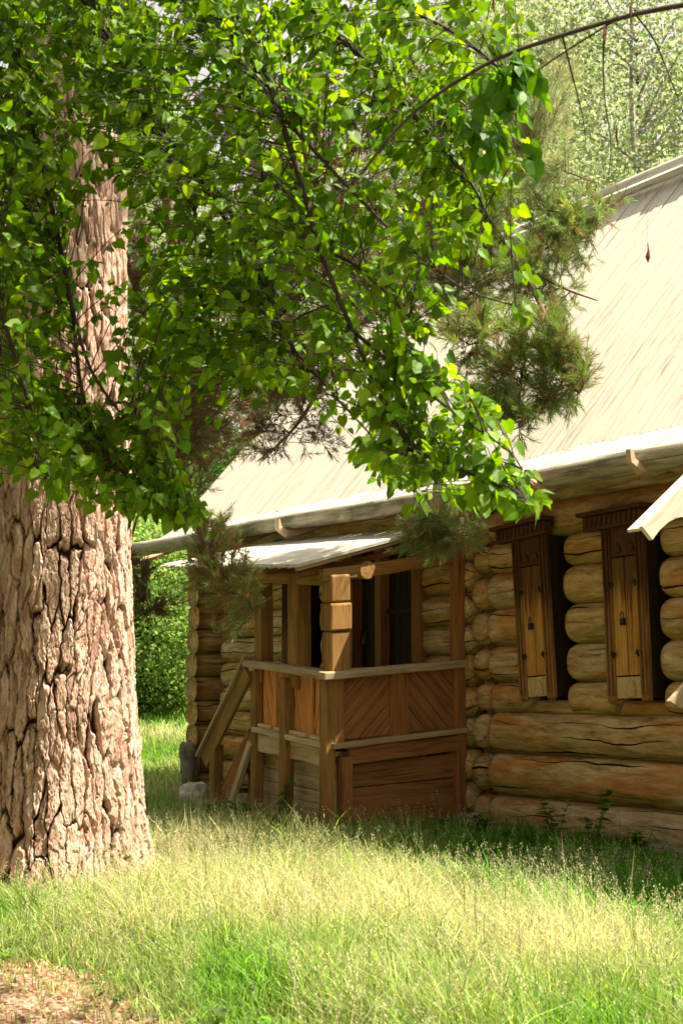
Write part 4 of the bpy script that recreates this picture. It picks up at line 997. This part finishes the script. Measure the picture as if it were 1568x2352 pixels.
# crown above the picture
ca = []; 
for k in range(10):
    z = 7.5 + k * .75; a = k * 2.4; r_ = 2.6 - .12 * k
    ca.append(smooth_path([trunk_pt(z), trunk_pt(z + .2) + np.array((math.cos(a), math.sin(a), 0)) * r_ * .5, trunk_pt(z) + np.array((math.cos(a), math.sin(a), .2)) * r_], 20))
tt = np.concatenate([c[8:] + rng.normal(0, .35, (12, 3)) for c in ca] * 4); w_ = twigs_to(ca, tt, rng, .6, .05)
V, L, S_, c_, st = needles(w_, 3, .16, rng, (.06, .09, .03), .2, None, 0)
raw('crown', V - PB, L, S_, M_NEEDLE, pine, {'col': c_})['kind'] = 'stuff'
V, L, S_ = tubes(ca + w_, [np.linspace(.06, .015, 20)] * 10 + [np.linspace(.006, .003, 8)] * len(w_), 5); raw('crown_boughs', V - PB, L, S_, M_PTWIG, pine, None, True)

# ------------------------------------------------------------------ background trees and bushes
QT = np.array([(-.5, -.1, 0), (-.1, .5, .12), (.5, .1, 0), (.1, -.5, -.1)]); QF = [(0, 1, 2, 3)]
def crown_mesh(h, rad, z0, nclump, nleaf, size, base, var, rng, shape=1.0, clr=.55):
    """leaf clumps hung on branches: returns leaf arrays and the branch paths"""
    br = []; cen = []
    for k in range(nclump):
        f = rng.uniform(0, 1); z = z0 + (h - z0) * f; a = rng.uniform(0, 2 * np.pi)
        env = rad * (math.sin(math.pi * (.12 + .86 * f)) ** .7) * shape; r_ = env * math.sqrt(rng.uniform(.08, 1))
        c = np.array((math.cos(a) * r_, math.sin(a) * r_, z)); cen.append(c)
        s = np.array((0, 0, max(z0 * .5, z - r_ * .8)))
        if k % 2 == 0: br.append(smooth_path([s, (s + c) / 2 + np.array((0, 0, .15)), c], 8))
    cen = np.array(cen); n = nclump * nleaf
    P = np.repeat(cen, nleaf, 0) + rng.normal(0, 1, (n, 3)) * np.array((clr, clr, clr * .75)) * np.exp(rng.normal(0, .2, (n, 1)))
    Yx = unit(rng.normal(0, 1, (n, 3)) + np.array((0, 0, -.5))); Xx = unit(np.cross(Yx, rng.normal(0, 1, (n, 3)))); Zx = np.cross(Xx, Yx)
    S = size * np.exp(rng.normal(0, .3, n)); V, L, S_ = scatter(QT, QF, P, Xx, Yx, Zx, S)
    cc = np.repeat(np.exp(rng.normal(0, .12, (nclump, 1))), nleaf, 0) * leaf_cols(n, rng, base, var)
    return V, L, S_, np.repeat(np.clip(cc, 0, 1), 4, 0), br
def tree_proto(name, h, rad, z0, nclump, nleaf, size, base, tm, tr, rng, clr=.55, lab='', cat='tree', grp=''):
    e = empty(name); V, L, S_, c_, br = crown_mesh(h, rad, z0, nclump, nleaf, size, base, .25, rng, clr=clr)
    raw('crown', V, L, S_, M_BGLEAF, e, {'col': c_})['kind'] = 'stuff'
    pts = [(rng.normal(0, .012 * h) * (k / 6), rng.normal(0, .012 * h) * (k / 6), h * .93 * k / 6 - .2) for k in range(7)]
    tp = smooth_path(pts, 24)
    V, L, S_ = tubes([tp] + br, [np.linspace(tr, tr * .15, 24)] + [np.linspace(tr * .25, tr * .06, 8)] * len(br), 7); raw('trunk', V, L, S_, tm, e, None, True)
    return e
def copy_tree(o, loc, rz, s, label, grp, cat):
    c = o.copy(); C.objects.link(c); c.location = loc; c.rotation_euler = (0, 0, rz); c.scale = (s, s, s); tag(c, label, cat, grp)
    for ch in o.children:
        d = ch.copy(); C.objects.link(d); d.parent = c
    return c
r2 = np.random.default_rng(5)
protoA = tree_proto('birch_tree', 17, 3.2, 3.5, 110, 240, .07, (.27, .33, .17), M_BIRCH, .17, r2)  # leaf colour paled to stand in for distant haze
protoB = tree_proto('birch_tree', 15, 3.6, 2.0, 130, 230, .07, (.23, .30, .14), M_BIRCH, .14, r2)  # leaves likewise paled in place of haze
protoS = tree_proto('bush', 3.4, 1.7, .2, 90, 230, .062, (.17, .27, .07), M_TWIG, .04, r2, clr=.3)
protoT = tree_proto('bush', 5.0, 1.9, .3, 110, 230, .07, (.11, .20, .05), M_TWIG, .05, r2, clr=.35)
def place(proto, spots, cat, grp, first_labels):
    for k, (px, Y, s) in enumerate(spots):
        x = (px - CX) / 3292. * Y
        loc = (x, Y, float(gz(x, Y)) - .05); lb = first_labels[k]
        if k == 0: proto.location = loc; proto.rotation_euler = (0, 0, k * 1.3); proto.scale = (s, s, s); tag(proto, lb, cat, grp)
        else: copy_tree(proto, loc, k * 2.1, s, lb, grp, cat)
place(protoA, [(1500, 35, 1.15), (1290, 37, 1.15), (1080, 35, 1.1), (640, 43, 1.0), (300, 37, .9), (1720, 37, 1.15), (900, 40, .95), (1400, 46, 1.3)], 'tree', 'birches behind the house',
      ['pale birch rising above the ridge at the top right corner', 'birch with white trunk behind the roof, left of the corner birch', 'birch glimpsed between the linden leaves above the roof',
       'tall birch behind the far verge of the roof', 'birch behind the big pine trunk', 'birch beyond the right end of the ridge', 'birch behind the middle of the roof, hidden by linden leaves', 'farthest birch above the ridge, between two nearer ones'])
place(protoB, [(470, 47, 1.0), (1180, 43, 1.25), (1580, 43, 1.3), (150, 38, 1.0), (760, 44, 1.1), (350, 44, 1.1), (980, 42, 1.2)], 'tree', 'broad trees at the forest edge',
      ['broad light green tree just left of the roof verge', 'pale broad tree behind the upper roof slope', 'pale broad tree farthest right above the ridge', 'broad tree far behind the big pine trunk',
       'broad tree behind the middle of the house', 'far broad tree above the bushes between pine and house', 'far broad tree behind the linden leaves'])
place(protoS, [(345, 25, .9), (445, 26.5, .85), (300, 27, 1.0), (505, 29.5, 1.1), (395, 28.5, 1.1), (200, 26, 1.1), (560, 30, 1.1)], 'bush', 'bushes at the far edge of the meadow',
      ['light green bush beside the right edge of the big pine', 'light green bush beside the left house corner', 'bush just behind the edge of the pine trunk', 'bush behind the left house corner', 'bush in the middle of the gap between pine and house',
       'bush hidden behind the pine trunk', 'bush behind the house corner, farther right'])
place(protoT, [(370, 32, 1.0), (460, 33, 1.1), (290, 33, 1.1), (560, 35, 1.15), (180, 34, 1.2)], 'bush', 'tall dark bushes behind the meadow',
      ['tall dark green bush in the middle of the gap, behind the light ones', 'tall dark bush left of the house corner', 'tall dark bush at the edge of the pine trunk', 'tall bush behind the left end of the house', 'tall bush behind the pine trunk'])

# ------------------------------------------------------------------ grass
rg = np.random.default_rng(21)
def uvn(P):   # distance in front of the wall, position along it
    d = P - np.array((O0[0], O0[1])); return d @ NN[:2], d @ U[:2]
def spread(n, y0, y1, ex=0.):
    Y = np.sqrt(rg.uniform(y0 ** 2, y1 ** 2, n)); h = .262 * Y + .35 + ex
    return np.stack((rg.uniform(-1, 1, n) * h, Y), -1)
def grass_keep(P, pad=.0):
    nd, ua = uvn(P); k = (nd > .02) | (ua < -6.25)
    k &= ~((ua > -2.65) & (ua < -1.36) & (nd < 1.27) & (nd > 0))
    k &= np.hypot(P[:, 0] - TX, P[:, 1] - TY) > .56
    return k
def blades(P, H, Wd, lean, colr, seg=3):
    n = len(P); z = gz(P[:, 0], P[:, 1]); base = np.stack((P[:, 0], P[:, 1], z), -1)
    a = rg.uniform(0, 2 * np.pi, n); d = np.stack((np.cos(a), np.sin(a), np.zeros(n)), -1)
    d = unit(d + np.array((-.25, .05, 0))); fa = a + rg.uniform(-1.4, 1.4, n) + np.pi / 2; s = np.stack((np.cos(fa), np.sin(fa), np.zeros(n)), -1)
    V = np.zeros((n, 2 * seg + 1, 3))
    for i in range(seg + 1):
        t = i / seg; c = base + np.array((0, 0, 1.)) * (H * (t - .28 * lean * t * t))[:, None] + d * (H * lean * t ** 2.0)[:, None]
        w_ = (Wd * (1 - t) ** .55 * (.75 + .5 * t))[:, None]
        if i < seg: V[:, 2 * i] = c - s * w_; V[:, 2 * i + 1] = c + s * w_
        else: V[:, 2 * seg] = c
    fl = []; sz = []
    for i in range(seg - 1): fl += [2 * i, 2 * i + 1, 2 * i + 3, 2 * i + 2]; sz.append(4)
    fl += [2 * seg - 2, 2 * seg - 1, 2 * seg]; sz.append(3); k = 2 * seg + 1
    L = (np.array(fl)[None] + (np.arange(n) * k)[:, None]).ravel()
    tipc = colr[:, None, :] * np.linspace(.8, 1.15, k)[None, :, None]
    return V.reshape(-1, 3), L, np.tile(sz, n), np.clip(tipc.reshape(-1, 3), 0, 1), base, d, V[:, 2 * seg]
def join(parts):
    n0 = 0; V = []; L = []; S = []; Cc = []
    for p in parts: V.append(p[0]); L.append(p[1] + n0); S.append(p[2]); Cc.append(p[3]); n0 += len(p[0])
    return np.concatenate(V), np.concatenate(L), np.concatenate(S), np.concatenate(Cc)
def field(n, y0, y1, hmul=1., wmul=1.):
    P = spread(n, y0, y1); P = P[grass_keep(P)]
    so_ = soil_mask(P[:, 0], P[:, 1]); P = P[rg.random(len(P)) > so_ * .97]; n = len(P)
    nd, ua = uvn(P); clump = fbm(P[:, 0] * 1.1, P[:, 1] * 1.1, 0., 3, 51); c2 = fbm(P[:, 0] * 3.5, P[:, 1] * 3.5, 0., 2, 52)
    lush = np.clip((1.55 + .7 * np.clip(ua, 0, 2) - nd) / .8, 0, 1) * (ua > -2.9) + np.clip(1 - np.abs(nd - 1.9) / .9, 0, 1) * (ua < -2.7) * (ua > -7)
    lush = np.clip(lush + np.clip((.36 - clump) * 5, 0, .45), 0, 1)
    H = (.075 + .14 * clump + .09 * c2) * np.exp(rg.normal(0, .28, n)) * hmul * (1 - .25 * lush)
    dtr = np.hypot(P[:, 0] - TX, P[:, 1] - TY); H *= np.clip((dtr - .3) / 1.1, .35, 1) * (1 - .6 * soil_mask(P[:, 0] - .28, P[:, 1] - .15))
    Wd = (.0024 + .0020 * rg.random(n)) * wmul * (1 + .6 * lush)
    lean = np.clip(rg.normal(.55, .28, n), .05, 1.3)
    dry = np.clip((clump - .34) * 2.2 + rg.normal(0, .25, n), 0, 1) * (1 - lush)
    g = np.array((.16, .265, .05)); st = np.array((.46, .45, .24)); lu = np.array((.085, .25, .022))
    col = g[None] * (1 - dry)[:, None] + st[None] * dry[:, None]; col = col * (1 - lush)[:, None] + lu[None] * lush[:, None]
    col = col * np.exp(rg.normal(0, .34, (n, 1))) * np.exp(rg.normal(0, .07, (n, 3)))
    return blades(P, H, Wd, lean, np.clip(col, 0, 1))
def stalks(n, y0, y1, hm=1., P=None):
    """flowering culms with an open panicle or a dense spike"""
    if P is None:
        P = spread(n, y0, y1); P = P[grass_keep(P)]; P = P[rg.random(len(P)) > soil_mask(P[:, 0], P[:, 1])]
        nd, ua = uvn(P); cl = fbm(P[:, 0] * 1.1, P[:, 1] * 1.1, 0., 3, 51); P = P[rg.random(len(P)) < np.clip((cl - .33) * 4, .08, 1) * np.clip((nd - .6) / 1.0, .15, 1)]
    n = len(P); H = rg.uniform(.20, .38, n) * hm; c = leaf_cols(n, rg, (.45, .42, .24), .16, (.34, .42, .14), .4)
    lean = np.clip(rg.normal(.35, .22, n), .02, 1); b0 = blades(P, H, np.full(n, .0011), lean, c)
    tip = b0[6]; base = b0[4]; d = unit(tip - base + np.array((0, 0, .1)))
    m = 16; k = np.repeat(np.arange(n), m); tt = rg.uniform(.0, 1, n * m); q = tip[k] - d[k] * (tt * .13 * H[k] / .4)[:, None] + rg.normal(0, 1, (n * m, 3)) * (.004 + .012 * tt * (k % 3 > 0))[:, None]
    Yx = unit(d[k] + rg.normal(0, .35, (n * m, 3))); Xx = unit(np.cross(Yx, rg.normal(0, 1, (n * m, 3)))); Zx = np.cross(Xx, Yx)
    T = np.array([(0, 0, 0), (-.22, .5, 0), (0, 1, 0), (.22, .5, 0)]); V, L, S_ = scatter(T, [(0, 1, 2, 3)], q, Xx, Yx, Zx, rg.uniform(.008, .014, n * m))
    cc = np.repeat(leaf_cols(n * m, rg, (.50, .48, .30), .2), 4, 0)
    return [b0[:4], (V, L, S_, cc)]
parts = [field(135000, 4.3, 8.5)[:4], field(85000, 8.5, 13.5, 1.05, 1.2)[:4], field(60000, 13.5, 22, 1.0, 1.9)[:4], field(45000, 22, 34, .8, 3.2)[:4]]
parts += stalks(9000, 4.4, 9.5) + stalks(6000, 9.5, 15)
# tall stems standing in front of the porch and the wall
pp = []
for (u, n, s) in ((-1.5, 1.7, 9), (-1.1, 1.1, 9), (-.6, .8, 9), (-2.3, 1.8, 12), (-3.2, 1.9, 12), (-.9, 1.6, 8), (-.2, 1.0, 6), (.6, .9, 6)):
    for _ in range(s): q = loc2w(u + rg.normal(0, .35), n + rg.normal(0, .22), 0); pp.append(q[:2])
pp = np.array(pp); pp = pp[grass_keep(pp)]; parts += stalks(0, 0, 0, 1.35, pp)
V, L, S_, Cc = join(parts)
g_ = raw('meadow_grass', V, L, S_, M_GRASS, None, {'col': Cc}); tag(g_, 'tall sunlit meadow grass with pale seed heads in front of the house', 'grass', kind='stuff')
# broad-leaved ground cover near the stairs, the soil edge and the wall foot
def cover(name, P, size, base, label, rg=rg, hgt=(.02, .16)):
    n = len(P); z = gz(P[:, 0], P[:, 1]) + rg.uniform(*hgt, n); q = np.stack((P[:, 0], P[:, 1], z), -1)
    Yx = unit(rg.normal(0, 1, (n, 3)) * np.array((1, 1, .3)) + np.array((0, 0, .15))); Xx = unit(np.cross(Yx, np.array((0, 0, 1.)) + rg.normal(0, .35, (n, 3)))); Zx = np.cross(Xx, Yx)
    V, L, S_ = scatter(LEAF_T, LEAF_F, q, Xx, Yx, Zx, size * np.exp(rg.normal(0, .3, n))); o = raw(name, V, L, S_, M_GRASS, None, {'col': np.repeat(leaf_cols(n, rg, base, .25), len(LEAF_T), 0)})
    tag(o, label, 'ground cover', kind='stuff')
pp = [loc2w(rg.normal(-3.6, .9), rg.normal(2.1, .45), 0)[:2] for _ in range(2600)] + [loc2w(rg.uniform(-1.3, 2), abs(rg.normal(.55, .35)) + .15, 0)[:2] for _ in range(2600)] + [loc2w(rg.normal(-2.1, .4), rg.normal(1.55, .1), 0)[:2] for _ in range(500)]
pp = np.array(pp); cover('ground_cover', pp[grass_keep(pp)], .035, (.075, .23, .025), 'low broad-leaved weeds in the shade along the wall and by the stairs')
pp = spread(5000, 4.6, 8); sm = soil_mask(pp[:, 0], pp[:, 1]); pp = pp[(sm > .1) & (sm < .9)][:420]
cover('clover', pp, .03, (.10, .22, .04), 'small green weeds at the edge of the bare soil', hgt=(.005, .05))
# dry litter on the bare soil
pp = spread(42000, 4.5, 9.6); sm = soil_mask(pp[:, 0], pp[:, 1]); pp = pp[(rg.random(len(pp)) < sm) & (pp[:, 0] < .4) & (np.hypot(pp[:, 0] - TX, pp[:, 1] - TY) > .62)]
n = len(pp); q = np.stack((pp[:, 0], pp[:, 1], gz(pp[:, 0], pp[:, 1]) + .004 + rg.uniform(0, .008, n)), -1); nr = unit(rg.normal(0, .3, (n, 3)) + np.array((0, 0, 1.)))
Yx = unit(np.cross(nr, rg.normal(0, 1, (n, 3)))); Xx = np.cross(Yx, nr)
V, L, S_ = scatter(QT, QF, q, Xx, Yx, nr, .018 * np.exp(rg.normal(0, .45, n)))
o = raw('leaf_litter', V, L, S_, M_GRASS, None, {'col': np.repeat(leaf_cols(n, rg, (.42, .26, .17), .35, (.6, .42, .3), .35), 4, 0)}); tag(o, 'dry leaves and bark flakes strewn over the bare soil', 'litter', kind='stuff')

# individual weeds
def weed(loc, h, nst, label, seed, ls=.05, lean=.25, grp='leafy weeds by the wall'):
    r = np.random.default_rng(seed); e = empty('leafy_weed', loc); tag(e, label, 'weed', grp); st = []; 
    for k in range(nst):
        a = r.uniform(0, 6.28); t_ = np.array((math.cos(a) * lean, math.sin(a) * lean, 1)) * h * r.uniform(.6, 1); st.append(smooth_path([(0, 0, -.03), t_ * .5 + np.array((0, 0, .04)), t_], 10))
    V, L, S_ = tubes(st, [np.linspace(.004, .0015, 10)] * nst, 5); raw('stem', V, L, S_, M_GRASS, e, {'col': np.full((len(V), 3), (.08, .13, .03))}, True)
    P = []; D = []
    for s in st:
        for i in range(2, 10):
            for sg in (0, 1, 2):
                P.append(s[i]); a = r.uniform(0, 6.28); D.append((math.cos(a), math.sin(a), r.uniform(-.2, .4)))
    P = np.array(P); D = unit(np.array(D)); n = len(P); Xx = unit(np.cross(D, np.array((0, 0, 1.)) + r.normal(0, .3, (n, 3)))); T2 = LEAF_T * np.array((.62, 1.15, 1))
    V, L, S_ = scatter(T2, LEAF_F, P, Xx, D, np.cross(Xx, D), ls * np.exp(r.normal(0, .25, n))); raw('leaves', V, L, S_, M_GRASS, e, {'col': np.repeat(leaf_cols(n, r, (.08, .18, .03), .22), len(LEAF_T), 0)})
for i, (u, n, h, ns, ls, lb) in enumerate((
        (.62, .42, .52, 4, .05, 'tall leafy sapling in front of the log wall under the window nearer the right edge'), (.22, .42, .42, 4, .045, 'thin leafy weed left of the tall sapling'),
        (1.05, .40, .28, 3, .05, 'short weed right of the tall sapling'), (-.62, .40, .26, 6, .04, 'bushy fern-like weed over the mossy foundation stone'),
        (-1.98, 1.50, .62, 3, .05, 'slender weed climbing between the porch posts'), (-2.75, 1.65, .34, 5, .06, 'leafy weed at the foot of the left porch post'),
        (-2.35, 1.62, .3, 5, .055, 'leafy weed in front of the porch skirting'), (-1.7, 1.62, .3, 6, .045, 'dense weed at the foot of the corner post'),
        (-4.5, 1.7, .36, 6, .075, 'broad-leaved plant in the sun left of the stairs'))):
    q = loc2w(u, n, 0); weed((q[0], q[1], float(gz(q[0], q[1]))), h, ns, lb, i + 60, ls)

# unseen wood closing the clearing on the other sides, built high to block sky light
rf = np.random.default_rng(77); nf = 44000
az = rf.uniform(R(22), R(338), nf); cl_ = rf.uniform(0, 1, (340, 3)); k = rf.integers(0, 340, nf)
azc = R(22) + cl_[:, 0] * R(316); rc = 19 + 12 * cl_[:, 1]; zc = 1.0 + np.where((azc > R(30)) & (azc < R(165)), 9, 20) * cl_[:, 2]
keep_az = (azc > 0)
P = np.stack((np.sin(azc[k]) * rc[k], np.cos(azc[k]) * rc[k], zc[k]), -1) + rf.normal(0, 1, (nf, 3)) * np.array((1.5, 1.5, 1.3))
P = P[P[:, 2] > .1]
ok = ~((P[:, 1] > 4) & (P[:, 0] > -.28 * P[:, 1] - 1.5) & (P[:, 0] < .28 * P[:, 1] + 6)); P = P[ok]
n2_ = 15000; c2_ = rf.uniform(0, 1, (130, 3)); k = rf.integers(0, 130, n2_)  # leaf clumps added out of view at near left to shade the pine trunk
cc_ = np.stack((-8 + 6.3 * c2_[:, 0], -2 + 14 * c2_[:, 1], .3 + 5.5 * c2_[:, 2]), -1)
Q = cc_[k] + rf.normal(0, .4, (n2_, 3)); Q = Q[(Q[:, 2] > .05) & (Q[:, 0] < -.29 * np.maximum(Q[:, 1], 0) - .75) & (Q[:, 0] < -1.3)]
P = np.concatenate((P, Q)); n = len(P)
Yx = unit(rf.normal(0, 1, (n, 3))); Xx = unit(np.cross(Yx, rf.normal(0, 1, (n, 3)))); Zx = np.cross(Xx, Yx)
V, L, S_ = scatter(QT, QF, P, Xx, Yx, Zx, np.where(np.arange(n) < n - len(Q), .42, .16) * np.exp(rf.normal(0, .3, n)))
o = raw('forest_and_shade_clumps', V, L, S_, M_BGLEAF, None, {'col': np.repeat(leaf_cols(n, rf, (.05, .09, .025), .25), 4, 0)}); tag(o, 'leafy forest closing the clearing outside the picture, with clumps added to block sky light', 'forest', kind='stuff')
